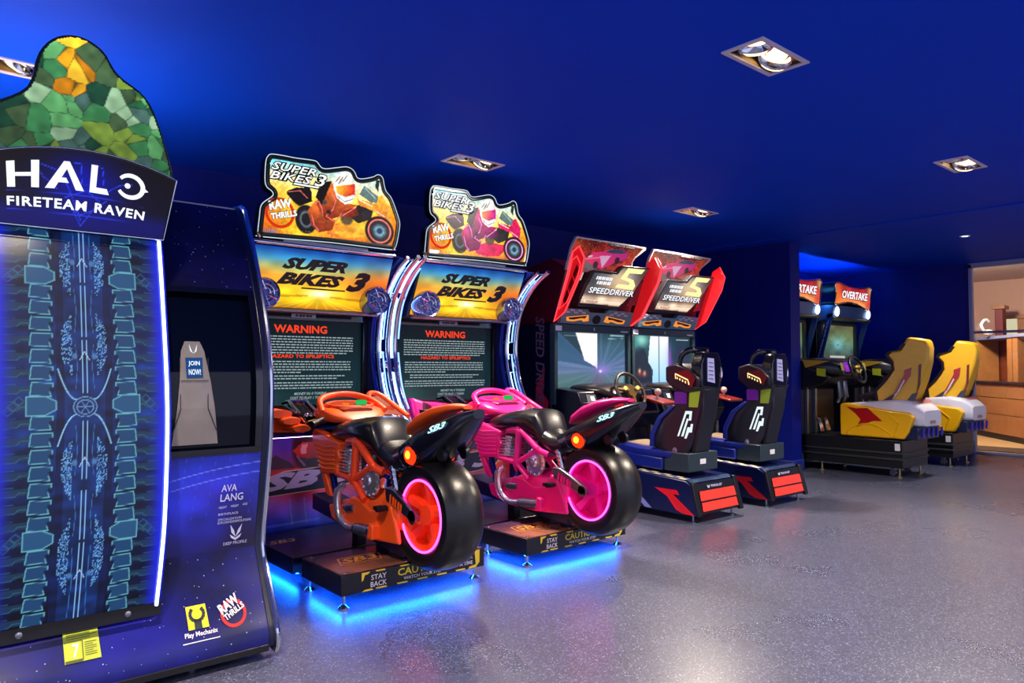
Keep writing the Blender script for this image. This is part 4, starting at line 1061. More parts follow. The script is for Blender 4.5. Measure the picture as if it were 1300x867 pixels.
    b = MB(); b.hull([(3.50, .63, .76, .10), (3.40, .625, .80, .125), (3.30, .64, .85, .132), (3.20, .68, .895, .134), (3.08, .745, .94, .128), (2.97, .82, .975, .11), (2.88, .90, .995, .08), (2.81, .96, 1.005, .035)], 26, p=2.5)
    b.build('tail', M('tail_black', (14, 15, 26), .22, noise=.08, coat=.1), bike)
    b = MB(); b.hull([(3.38, .84, .86, .05), (3.33, .86, .915, .085), (3.24, .90, .97, .095), (3.12, .95, 1.01, .085), (3.0, .985, 1.025, .06), (2.9, 1.0, 1.02, .03)], 20, p=2.4)
    b.build('tail_cowl', m_body, bike)
    one('cowl_slot', m_black, bike, .002, box=(-.05, .05, 3.18, 3.26, .965, .985))
    for s in (-1, 1):
        b = MB(); b.ball((s * .118, 3.225, .755), (.028, .060, .050)); tl_ = b.build('tail_light', EM('tail_light_glow', (255, 40, 10), 2.2), bike)
        b = MB(); b.ball((s * .128, 3.225, .757), (.024, .032, .028)); b.build('tail_light_bulb', EM('tail_bulb_glow', (255, 150, 40), 3.0), bike)
        b = MB(); b.tube([(s * .124, 3.245 + .085 * math.cos(a), .752 + .06 * math.sin(a)) for a in np.linspace(0, 2 * PI, 20)[:-1]], .008, 6, closed=True); b.build('tail_light_bezel', m_blackgloss, bike)
        f = quadmap((s * .126, 3.06, .875), (s * .105, 2.94, .915), (s * .098, 2.94, .945), (s * .122, 3.06, .908))
        b = MB(); b.text(shift(f, (s * .006, 0, 0)), 'SB3', 0, 0, 1, 1, .03, .3); b.build('tail_badge', EM('tail_badge_glow', (170, 235, 255), 1.6), bike)
        b = MB(); b.lathe([(.03, -.012), (.034, 0), (.03, .012)], (s * .07, 3.02, .77), 'x', 14); b.build('tail_bracket', m_part, bike)
    # rear wheel
    wc = (.0, 3.165, .45)
    prof = [(.185, -.10), (.215, -.118), (.25, -.115), (.272, -.085), (.282, -.04), (.284, 0), (.282, .04), (.272, .085), (.25, .115), (.215, .118), (.185, .10), (.18, .06), (.18, -.06)]
    b = MB(); b.lathe(prof, wc, 'x', 56, closed=True); b.build('tyre', m_rubber, bike)
    b = MB(); b.lathe([(.186, -.095), (.168, -.088), (.165, -.03), (.165, .03), (.168, .088), (.186, .095)], wc, 'x', 48, closed=True)
    b.lathe([(.05, -.07), (.055, -.05), (.055, .05), (.05, .07)], wc, 'x', 20)
    b.lathe([(.166, -.012), (.166, .012)], wc, 'x', 40)
    for k in range(5):
        a = k * 2 * PI / 5 + .4; da = .26
        ring = []
        for rr, w_, t_ in ((.045, .30, .055), (.11, .17, .06), (.17, .16, .08)):
            ring.append([(s2 * t_, wc[1] + rr * math.cos(a + e * w_), wc[2] + rr * math.sin(a + e * w_)) for s2, e in ((-1, -1), (-1, 1), (1, 1), (1, -1))])
        b.loft(ring)
    b.build('wheel_rim', m_body2, bike)
    for s in (-1, 1):
        b = MB(); b.tube([(s * .101, wc[1] + .180 * math.cos(a), wc[2] + .180 * math.sin(a)) for a in np.linspace(0, 2 * PI, 49)[:-1]], .0055, 8, closed=True)
        b.build('wheel_light_ring', EM('ring_glow_%d' % rgb[2], ring_rgb, 5.5), bike)
    # swing arm, shock, chain cover
    for s in (-1, 1):
        b = MB(); b.prism([(3.42, .50), (3.43, .57), (3.36, .57), (3.26, .53), (3.135, .470), (3.13, .430), (3.18, .425), (3.32, .475)], s * .125, s * .155); sa = b.build('swing_arm', m_steel, bike, .006)
        b = MB(); b.lathe([(.035, 0), (.035, .012), (.018, .02)], (s * .155, 3.165, .45), 'x', 18); b.build('axle_nut', m_steel, bike)
        f = quadmap((s * .157, 3.38, .495), (s * .157, 3.25, .455), (s * .157, 3.25, .50), (s * .157, 3.38, .545))
        b = MB(); b.bars(f, 0, 0, 1, 1, 5, .3); b.build('arm_lettering', m_body, sa)
        b = MB(); b.tube([(s * .11, 3.36, .50), (s * .11, 3.42, .68)], .022, 10)
        for k in range(7): b.lathe([(.028, -.004), (.028, .004)], (s * .11, 3.365 + .0085 * k, .52 + .024 * k), 'z', 12)
        b.build('shock_absorber', m_chrome, bike)
        b = MB(); b.lathe([(.016, 0), (.016, s * .06)], (s * .15, 3.42, .46), 'x', 10); b.box(min(s * .15, s * .2), max(s * .15, s * .2), 3.40, 3.47, .45, .47); b.build('foot_peg', m_part, bike)
    # engine
    for s in (-1, 1):
        c = (s * .135, 3.60, .585)
        b = MB(); b.lathe([(.088, 0), (.09, s * .012), (.076, s * .018), (.06, s * .016), (.03, s * .022), (.022, s * .032), (.008, s * .034)], c, 'x', 32)
        for k in range(12):
            a = k * PI / 6; b.lathe([(.007, s * .012), (.006, s * .022)], (c[0], c[1] + .08 * math.cos(a), c[2] + .08 * math.sin(a)), 'x', 8)
        b.build('clutch_cover', m_alloy, bike)
        b = MB()
        for k in range(7):
            z = .60 + k * .019; w = .055 + .01 * math.sin(k * 1.3)
            b.hull([(3.92 - w - .01 * k * .3, z, z + .010, .06, s * .095), (3.92 + w - .01 * k * .3, z, z + .010, .06, s * .095)], 12, p=5)
        b.tube([(s * .1, 3.93, .59), (s * .1, 3.90, .74)], .04, 12); b.build('cylinder_fins', m_alloy, bike)
        b = MB()
        for k in range(6): b.box(min(s * .09, s * .135), max(s * .09, s * .135), 3.62 + k * .018, 3.628 + k * .018, .63, .72)
        b.box(min(s * .07, s * .11), max(s * .07, s * .11), 3.60, 3.74, .60, .74); b.build('engine_fins', m_steel, bike)
        # frame
        P_ = lambda y, z, x=.145: (s * x, y, z)
        b = MB()
        b.tube(catmull([P_(3.90, .775, .12), P_(3.76, .785), P_(3.66, .73), P_(3.56, .665), P_(3.50, .64, .12)], 4), .022, 10)
        b.tube([P_(3.76, .785), P_(3.77, .68), P_(3.785, .565)], .023, 10)
        b.tube([P_(3.575, .665), P_(3.67, .62), P_(3.785, .565)], .02, 10)
        b.tube(catmull([P_(3.785, .565), P_(3.9, .575), P_(4.0, .585)], 3), .018, 10)
        b.tube([P_(3.785, .565), P_(3.70, .50), P_(3.66, .47)], .02, 10)
        for y, z in ((3.76, .785), (3.57, .665), (3.785, .565)): b.lathe([(.026, 0), (.026, s * .018)], (s * .145, y, z), 'x', 12)
        b.build('frame_tubes', m_body2, bike)
        # radiator shroud with ribs, fork leg
        b = MB(); b.prism([(4.30, .80), (4.27, .83), (4.12, .805), (3.93, .765), (3.96, .72), (3.93, .68), (3.97, .64), (3.96, .585), (4.17, .565), (4.22, .66), (4.29, .74)], s * .11, s * .165); sh = b.build('radiator_shroud', m_body, bike, .012, seg=3)
        b = MB()
        for k in range(7):
            z = .60 + k * .026; b.tube([(s * .167, 3.985, z + .01), (s * .169, 4.12, z), (s * .167, 4.19 + .012 * k, z + .012)], .0045, 6)
        b.build('shroud_ribs', M('shroud_rib_%d' % rgb[2], tuple(min(255, int(c * 1.15 + 25)) for c in rgb), .3), sh)
        b = MB(); b.hull([(0, -.02, .02, .02), (.2, -.026, .026, .026)], 10)
        b = MB(); b.prism([(4.20, .60), (4.14, .58), (4.045, .44), (4.08, .435), (4.12, .45)], s * .12, s * .155); b.build('fork_leg', m_body, bike, .008)
        b = MB(); b.tube([(s * .12, 4.10, .58), (s * .12, 4.02, .36)], .02, 10); b.build('fork_tube', M('fork_blue', (30, 60, 170), .15, .9), bike)
        # exhaust
        pth = catmull([(s * .13, 3.93, .52), (s * .15, 3.965, .48), (s * .155, 3.965, .40), (s * .155, 3.93, .335), (s * .155, 3.85, .297), (s * .155, 3.72, .305)], 5)
        b = MB(); b.tube(pth, .02, 12); b.tube([(s * .15, p[1] + .035, p[2] - .01) for p in pth[3:20]], .012, 8); b.build('exhaust_pipe', m_alloy, bike)
        b = MB(); b.tube([(s * .155, 3.74, .303), (s * .155, 3.54, .315)], .03, 14)
        for k in range(9): b.lathe([(.0325, -.004), (.0325, .004)], (s * .155, 3.72 - k * .016, .304 + k * .001), 'y', 14)
        b.build('silencer', m_steel, bike)
        b = MB(); b.prism([(3.50, .28), (3.50, .36), (3.54, .37), (3.56, .28)], s * .11, s * .19); b.build('silencer_guard', m_body, bike, .008)
        b = MB(); b.prism([(4.10, .385), (4.06, .31), (3.9, .268), (3.6, .262), (3.30, .285), (3.32, .36), (3.39, .50), (3.45, .525), (3.49, .45), (3.60, .425), (3.72, .47), (3.82, .47), (3.87, .42), (3.90, .36), (3.98, .345), (4.02, .40)], s * .12, s * .148); b.build('belly_panel', m_body, bike, .016, seg=3)
        # side badge recess
        b = MB(); b.hull([(3.90, .385, .41, .012, s * .147), (3.85, .37, .425, .016, s * .147), (3.78, .385, .43, .012, s * .149)], 12); b.build('side_badge', m_steel, bike)
        b = MB(); b.ball((s * .10, 3.37, .43), (.045, .05, .085)); b.build('rear_fairing', m_body, bike)
    # nose: dash pod with start button, bars, screen
    b = MB(); b.hull([(4.06, .86, .89, .08, .07), (4.12, .86, .93, .18, .07), (4.20, .86, .965, .21, .07), (4.32, .86, .985, .20, .07), (4.44, .86, .95, .16, .07), (4.50, .87, .91, .1, .07)], 26, p=3.0); pod = b.build('dash_pod', m_body, bike)
    b = MB(); b.hull([(4.13, .93, .955, .10, .07), (4.20, .94, .976, .13, .07), (4.30, .95, .990, .12, .07), (4.38, .95, .978, .08, .07)], 20, p=2.4); b.build('instrument_panel', M('panel_deep_%d' % rgb[2], tuple(int(c * .62) for c in rgb), .35, noise=.3, nscale=30), pod)
    b = MB(); b.tube(catmull([(-.13, 4.22, .93), (-.10, 4.32, 1.0), (.02, 4.38, 1.03), (.16, 4.38, 1.03), (.26, 4.30, .99), (.30, 4.20, .93)], 5), [.02] * 26, 10); b.build('pod_hood', m_body, pod)
    b = MB(); b.tube(catmull([(.26, 4.22, .91), (.30, 4.42, 1.02), (.40, 4.46, 1.025), (.47, 4.34, .94), (.49, 4.22, .88)], 5), .017, 10); b.build('fairing_hoop', m_body, bike)
    b = MB(); b.add([(.28, 4.26, .90), (.31, 4.42, 1.01), (.40, 4.45, 1.015), (.46, 4.34, .93), (.47, 4.26, .89)], [(0, 1, 2, 3, 4)]); b.build('hoop_pane', M('hoop_pane_%d' % rgb[2], tuple(int(c * .4) for c in rgb), .3), bike)
    b = MB(); b.tube([(.07 + .155 * math.cos(a), 4.25 + .095 * math.sin(a), .972 + .014 * math.sin(a)) for a in np.linspace(0, 2 * PI, 26)[:-1]], .010, 8, closed=True); b.build('dash_rim', m_body2, pod)
    b = MB(); b.lathe([(.036, 0), (.036, .022), (.024, .03)], (.12, 4.19, .972), 'z', 18); b.build('start_button', EM('start_green', (40, 190, 90), .8), pod)
    b = MB(); b.lathe([(.02, 0), (.02, .01), (.012, .014)], (.02, 4.21, .972), 'z', 14); b.build('view_button', EM('view_orange', (250, 140, 30), .7), pod)
    for s in (-1, 1):
        b = MB(); b.tube([(s * .05, 4.22, .90), (s * .14, 4.20, .89), (s * .17, 4.17, .885)], .014, 8); b.build('handlebar', m_chrome, bike)
        b = MB(); b.tube([(s * .15, 4.185, .886), (s * .25, 4.12, .868)], .02, 12); b.build('hand_grip', m_black, bike)
        b = MB(); b.tube([(s * .16, 4.22, .89), (s * .24, 4.19, .878)], .006, 6); b.build('brake_lever', m_chrome, bike)
    b = MB(); b.prism([(4.30, .86), (4.56, .985), (4.60, .975), (4.38, .83)], -.20, -.08); b.build('nose_screen', m_darkglass, bike, .004)
    b = MB()
    for x in (-.20, -.08): b.tube([(x, 4.30, .865), (x, 4.56, .99), (x, 4.66, .975)], .012, 8)
    b.tube([(-.2, 4.56, .99), (-.08, 4.56, .99)], .010, 8); b.tube([(-.21, 4.42, .92), (-.21, 4.60, .96)], .010, 8)
    for k in range(3): b.ball((-.17 + .03 * k, 4.36, .905), .018, 10, 6)
    b.build('nose_brackets', m_chrome, bike)

def bike_machine(c, label, suit, dark, hot, glowline, body_rgb, body2_rgb, ring):
    OFF[:] = [0, 4.2, 0]
    root = empty('motorcycle_racing_machine', (c, 4.2, 0), label, 'arcade machine', 'motorcycle racing machines')
    m_body = M('fairing_%02x%02x%02x' % body_rgb, body_rgb, .36, noise=.06, coat=.15)
    m_body2 = M('frame_%02x%02x%02x' % body2_rgb, body2_rgb, .38, noise=.06, coat=.1)
    bike_cabinet(root, body_rgb, m_body)
    bike_topper(root, suit, dark, hot, glowline)
    bike_ride(root, body_rgb, m_body, m_body2, ring)
    OFF[:] = [0, 0, 0]
    return root
bike_machine(2.18, 'motorcycle racing machine with an orange bike beside the starry cabinet', (226, 112, 40), (120, 40, 24), (246, 190, 50), (255, 120, 110), (255, 88, 22), (250, 74, 26), (255, 60, 190))
bike_machine(3.405, 'motorcycle racing machine with a hot pink bike', (206, 30, 110), (96, 14, 70), (214, 30, 70), (255, 150, 220), (250, 22, 130), (240, 20, 140), (255, 60, 230))
# ------------------------------------------------------------------ twin racing cabinets with red headers and racing seats
def speed_header(root, k):
    m_dark = M('header_graphite', (40, 42, 48), .3, noise=.1)
    K = .347
    def hp(d=0.0):
        return lambda U, V: np.stack([np.asarray(U, float), 4.76 - (np.asarray(V, float) - 1.6) * K - d, np.asarray(V, float)], -1)
    one('header_box', M('header_maroon', (74, 12, 26), .3, noise=.15), root, .006, prism=([(4.775, 1.60), (4.60, 2.09), (4.80, 2.2), (5.40, 2.1), (5.40, 1.60)], -.5, .5))
    # upper picture board
    out = [(-.53, 2.15), (-.53, 2.27), (-.50, 2.355), (.44, 2.355), (.44, 2.33), (.32, 2.24), (.30, 2.20), (.33, 2.13), (.33, 2.07), (-.53, 2.07)]
    b = MB(); b.add([tuple(p) for p in hp(.03)([q[0] for q in out], [q[1] for q in out])] + [tuple(p) for p in hp(.0)([q[0] for q in out], [q[1] for q in out])],
          [tuple(range(10)), tuple(range(19, 9, -1))] + [(i, (i + 1) % 10, 10 + (i + 1) % 10, 10 + i) for i in range(10)])
    tb = b.build('topper_board', M('board_edge_grey', (176, 170, 168), .35), root, .003)
    x0, x1, z0, z1 = -.58, .46, 2.06, 2.37
    n = lambda p: ((p[0] - x0) / (x1 - x0), (p[1] - z0) / (z1 - z0)); N = lambda q: [n(p) for p in q]
    P = Paint(150, 60, 1.04 / .31)
    P.vgrad([(0, (130, 60, 60)), (.3, (170, 50, 40)), (.6, (150, 30, 26)), (1, (110, 24, 24))]); nn = P.noise(.5, (26, 9), 3)
    P.blur_spot(.3, .9, .08, .15, (70, 8, 14), .8); P.blur_spot(.1, .75, .12, .12, (210, 90, 40), .6); P.blur_spot(.85, .75, .14, .2, (205, 70, 40), .6); P.blur_spot(.12, .25, .16, .2, (150, 150, 150), .8); P.blur_spot(.3, .2, .1, .15, (110, 120, 130), .8)
    P.speckle(P.v > .55, .05, (240, 170, 90), 4, .7)
    P.gpoly(N([(-.343, 2.173), (-.254, 2.243), (-.136, 2.26), (-.052, 2.289), (.104, 2.305), (.198, 2.277), (.21, 2.235), (.13, 2.20), (.076, 2.19), (-.006, 2.15), (-.10, 2.11), (-.22, 2.13)]), (240, 60, 110), (190, 40, 130), n((-.3, 2.2)), n((.2, 2.25)))
    P.poly(N([(-.10, 2.255), (-.04, 2.288), (.10, 2.303), (.18, 2.278), (.10, 2.262), (-.02, 2.258)]), (50, 60, 90))
    P.poly(N([(-.16, 2.22), (-.02, 2.235), (-.06, 2.17), (-.10, 2.12)]), (225, 200, 235), .85); P.line(N([(-.34, 2.175), (-.2, 2.2), (-.05, 2.22)]), .012, (255, 150, 190), .8)
    P.ell(*n((.08, 2.20)), .035, .11, (40, 26, 40), .9, .2); P.ell(*n((-.19, 2.14)), .035, .11, (50, 40, 52), .9, .2); P.line(N([(-.3, 2.2), (-.26, 2.21)]), .02, (255, 230, 240), .8)
    ins = N([(-.52, 2.08), (-.52, 2.265), (-.495, 2.342), (.41, 2.342), (.31, 2.245), (.29, 2.20), (.32, 2.13), (.32, 2.08)])
    art('topper_print', tb, P, lambda U, V: hp(.033)(x0 + np.asarray(U) * (x1 - x0), z0 + np.asarray(V) * (z1 - z0)), ART('speed_topper_art', .62, .25), ins)
    b = MB(); b.poly(hp(.036), [(-.10, 2.318), (.28, 2.318), (.30, 2.338), (-.08, 2.338)]); b.build('slogan_strip', m_black, tb)
    b = MB(); b.text(hp(.039), 'ULTIMATE SPEED', -.07, 2.322, .34, .013, .02, .2, spacing=1.2); b.build('slogan_lettering', m_white, tb)
    # lit sign with the big numeral
    sg = [(-.34, 1.765), (.20, 1.76), (.37, 1.91), (.50, 2.165), (.114, 2.155), (.058, 2.09), (-.25, 2.085), (-.32, 1.94), (-.345, 1.84)]
    b = MB(); F = hp(.09)([q[0] for q in sg], [q[1] for q in sg]); G = hp(.0)([q[0] for q in sg], [q[1] for q in sg]); m = len(sg)
    b.add([tuple(p) for p in F] + [tuple(p) for p in G], [tuple(range(m)), tuple(range(2 * m - 1, m - 1, -1))] + [(i, (i + 1) % m, m + (i + 1) % m, m + i) for i in range(m)])
    so = b.build('lit_sign', m_dark, root, .006)
    x0, x1, z0, z1 = -.36, .52, 1.75, 2.18
    P = Paint(130, 66, .88 / .43); P.vgrad([(0, (70, 44, 40)), (.15, (236, 196, 170)), (.22, (240, 210, 180)), (.3, (120, 90, 80)), (.45, (170, 140, 120)), (.7, (110, 110, 120)), (1, (60, 56, 60))]); P.noise(.25, (9, 5), 5)
    P.blur_spot(.15, .6, .15, .3, (60, 62, 70), .9); P.blur_spot(.55, .65, .2, .25, (236, 200, 150), .8); P.blur_spot(.9, .6, .1, .3, (80, 50, 50), .7); P.poly([(.08, .17), (.75, .17), (.70, .10), (.08, .12)], (250, 226, 200), .8)
    art('sign_print', so, P, lambda U, V: hp(.094)(x0 + np.asarray(U) * (x1 - x0), z0 + np.asarray(V) * (z1 - z0)), ART('speed_sign_art', .9, .2), [((p[0] - x0) / (x1 - x0), (p[1] - z0) / (z1 - z0)) for p in inset(sg, .022)])
    f = hp(.099); f2 = hp(.103)
    fiv = [(.115, 2.035), (.186, 2.136), (.425, 2.14), (.39, 2.098), (.218, 2.092), (.196, 2.05), (.30, 2.035), (.345, 1.985), (.325, 1.945), (.071, 1.955), (.10, 1.985), (.25, 1.985), (.26, 2.005), (.22, 2.018)]
    b = MB(); b.poly(f, fiv); b.build('numeral', EM('numeral_gold', (255, 232, 150) if k == 0 else (255, 222, 200), 1.15), so)
    b = MB(); b.text(f, 'SPEEDDRIVER', -.272, 1.878, .62, .062, .07, .2); b.build('title_outline', M('logo_outline', (20, 24, 30), .4), so)
    b = MB(); b.text(f2, 'SPEEDDRIVER', -.268, 1.883, .61, .052, .02, .2); b.bars(f2, -.21, 2.005, .22, .028, 9, .4); b.bars(f2, -.19, 1.965, .19, .028, 7, .4); b.build('title_lettering', EM('title_white', (235, 238, 248), 1.0), so)
    b = MB(); b.text(f, 'WAHLAP', -.27, 1.80, .16, .02, .02); b.build('maker_lettering', M('maker_red', (190, 60, 50), .4), so)
    b = MB(); b.poly(hp(.04), [(-.50, 2.055), (-.32, 2.062), (-.335, 1.992), (-.445, 1.985)]); b.build('side_lamp', EM('side_lamp_white', (205, 215, 205), .7), root)
    b = MB(); b.poly(hp(.04), [(.36, 1.80), (.50, 1.82), (.50, 2.04), (.44, 2.02)]); b.build('side_patch', M('side_patch_red', (150, 60, 70), .3, noise=.2), root)
    # speaker strip below the sign
    tl = (90, 140, 165) if k else (110, 130, 140)
    b = MB(); sp_ = [(-.47, 1.61), (.47, 1.61), (.48, 1.745), (.12, 1.755), (.09, 1.72), (-.13, 1.72), (-.16, 1.745), (-.48, 1.74)]
    F = hp(.05)([q[0] for q in sp_], [q[1] for q in sp_]); G = hp(.0)([q[0] for q in sp_], [q[1] for q in sp_]); m = len(sp_)
    b.add([tuple(p) for p in F] + [tuple(p) for p in G], [tuple(range(m)), tuple(range(2 * m - 1, m - 1, -1))] + [(i, (i + 1) % m, m + (i + 1) % m, m + i) for i in range(m)])
    ss = b.build('speaker_strip', M('strip_blue_%d' % k, tl, .3, noise=.15), root, .004)
    b = MB(); g = hp(.053)
    b.poly(g, [(-.02 + .055 * math.cos(a), 1.655 + .04 * math.sin(a)) for a in np.linspace(0, 2 * PI, 24)[:-1]]); b.build('speaker_port', m_black, ss)
    for s in (-1, 1):
        b = MB(); X = lambda u: -.02 + s * (u)
        b.poly(g, [(X(.12), 1.695), (X(.40), 1.665), (X(.385), 1.63), (X(.30), 1.628), (X(.20), 1.645), (X(.17), 1.63), (X(.10), 1.64)])
        b.build('boomerang_mark', EM('mark_orange', (250, 150, 60), .75), ss)
    g2 = hp(.056)
    for s in (-1, 1):
        b = MB(); X = lambda u: -.02 + s * (u)
        b.poly(g2, [(X(.14), 1.686), (X(.37), 1.66), (X(.36), 1.645), (X(.30), 1.645), (X(.21), 1.662), (X(.16), 1.66)])
        b.build('boomerang_core', M('mark_dark', (90, 26, 24), .3), ss)
    for s in (-1, 1):
        b = MB()
        for i in range(5):
            for j in range(2):
                if (i + j) % 2: continue
                u0 = .16 + .05 * i; z = 1.70 + .018 * j
                X = lambda u: -.02 + s * u
                b.poly(g, [(X(u0), z), (X(u0 + .05), z), (X(u0 + .06), z + .018), (X(u0 + .01), z + .018)])
        o = b.build('checker_marks', M('checker_pale', (205, 185, 190), .35), ss)
    # red light fins on both sides
    m_fin = M('fin_red', (225, 24, 34), .25, emit=.35, ergb=(235, 30, 36)); m_edge = EM('fin_edge', (255, 60, 70), 1.6)
    for s in (-1, 1):
        pr = [(4.74, 1.62), (4.60, 1.70), (4.40, 2.02), (4.36, 2.15), (4.42, 2.26), (4.50, 2.22), (4.56, 2.05), (4.64, 1.86)]
        x0_, x1_ = (s * .502, s * .516)
        b = MB(); b.prism(pr, x0_, x1_); fo = b.build('light_fin', m_fin, root, .003)
        b = MB(); b.tube([(x1_ + s * .004, y, z) for y, z in pr], .006, 6, closed=True)
        b.tube([(x1_ + s * .004, y * .7 + 4.52 * .3, z * .7 + 1.98 * .3) for y, z in pr], .004, 6, closed=True); b.build('fin_edge_light', m_edge, fo)
        b = MB()
        for j in range(3): b.prism([(4.60 - .06 * j, 1.76 + .11 * j), (4.55 - .06 * j, 1.84 + .11 * j), (4.57 - .06 * j, 1.90 + .10 * j), (4.62 - .06 * j, 1.80 + .11 * j)], min(x1_, x1_ + s * .006), max(x1_, x1_ + s * .006))
        b.build('fin_chevrons', M('fin_dark', (130, 14, 20), .3), fo)

def speed_screen(root, k):
    b = MB(); b.box(-.515, .515, 4.735, 4.80, 1.535, 1.605); b.box(-.515, .515, 4.735, 4.80, .88, .955); b.box(-.515, -.475, 4.735, 4.80, .955, 1.535); b.box(.475, .515, 4.735, 4.80, .955, 1.535)
    mo = b.build('monitor_bezel', M('bezel_teal_grey', (46, 66, 72), .3, noise=.06), root, .004)
    q = quadmap((-.475, 4.775, .955), (.475, 4.775, .955), (.475, 4.775, 1.535), (-.475, 4.775, 1.535))
    P = Paint(120, 76, .95 / .58)
    if k == 0:
        P.vgrad([(0, (60, 92, 92)), (.25, (80, 110, 118)), (.45, (90, 110, 150)), (.6, (70, 100, 130)), (.8, (60, 92, 110)), (1, (40, 66, 76))])
        for i in range(46):
            a = i * .1366 + .2; r0 = .12; c = [(120, 150, 190), (50, 80, 110), (150, 130, 200), (60, 100, 110)][i % 4]
            P.line([(.64 + r0 * math.cos(a), .40 + r0 * math.sin(a)), (.64 + 1.2 * math.cos(a), .40 + 1.2 * math.sin(a))], .022 + .02 * (i % 3), c, .28, 1.0)
        P.poly([(0, 1), (.28, 1), (.33, .82), (.40, .62), (.52, .47), (.62, .42), (.3, .5), (0, .55)], (52, 84, 116), .75)
        P.poly([(.05, 1), (.26, 1), (.34, .78), (.42, .58), (.3, .72)], (40, 52, 60), .7)
        P.gpoly([(.28, 1), (.585, 1), (.585, .42), (.55, .46), (.40, .56), (.36, .72)], (255, 246, 236), (235, 225, 245), (.4, 1), (.55, .45))
        P.blur_spot(.66, .40, .10, .08, (150, 120, 215), .8); P.blur_spot(.63, .38, .02, .02, (255, 250, 255), 1); P.blur_spot(.45, .15, .3, .15, (80, 110, 110), .6); P.blur_spot(.6, .15, .08, .15, (120, 70, 120), .6)
        P.line([(.78, .97), (.98, .97)], .008, (200, 230, 230), .8); P.line([(.75, .92), (.97, .93)], .008, (170, 210, 210), .7); P.line([(.12, .95), (.3, .95)], .006, (170, 210, 210), .6)
        P.line([(.4, .13), (.62, .15)], .008, (200, 220, 225), .8); P.poly([(.9, .2), (.98, .2), (.98, .3), (.9, .3)], (150, 180, 185), .5)
    else:
        P.vgrad([(0, (70, 60, 96)), (.2, (40, 60, 90)), (.5, (40, 80, 96)), (1, (30, 60, 66))])
        P.noise(.3, (6, 5), 2)
        P.poly([(0, .0), (0, .75), (.1, .82), (.2, .78), (.27, .55), (.32, .4), (.33, .0)], (22, 34, 52), .9); P.blur_spot(.15, .92, .12, .12, (150, 220, 205), .9); P.blur_spot(.06, .85, .05, .1, (60, 140, 140), .7)
        P.gpoly([(.26, .55), (.30, 1), (.61, 1), (.61, .15), (.33, .15), (.34, .4)], (245, 240, 250), (150, 205, 240), (.45, 1), (.45, .2))
        P.line([(.445, 0), (.445, 1)], .02, (30, 56, 66), .9); P.blur_spot(.63, .6, .03, .25, (170, 100, 210), .8); P.blur_spot(.85, .6, .18, .4, (36, 30, 66), .7); P.blur_spot(.66, .35, .04, .2, (120, 60, 190), .7)
        for u, v in ((.12, .38), (.20, .34)): P.blur_spot(u, v, .02, .04, (255, 200, 140), 1)
        P.blur_spot(.16, .33, .09, .05, (180, 60, 70), .5); P.blur_spot(.45, .1, .3, .06, (190, 160, 230), .7)
        P.line([(.75, .95), (.97, .95)], .008, (210, 230, 230), .8); P.line([(.7, .9), (.95, .9)], .006, (170, 200, 210), .7); P.line([(.35, .12), (.6, .1)], .008, (220, 240, 250), .8)
    art('screen', mo, P, q, ART('race_screen_%d' % k, 1.0, .08))
    b = MB(); f = quadmap((-.515, 4.733, 1.535), (.515, 4.733, 1.535), (.515, 4.733, 1.605), (-.515, 4.733, 1.605))
    b.poly(f, [(.01, .1), (.085, .1), (.085, .75), (.01, .75)]); b.poly(f, [(.86, .25), (.96, .25), (.96, .4), (.86, .4)]); b.text(f, 'K', .49, .3, .02, .4, .03); b.build('bezel_stickers', m_white, mo)

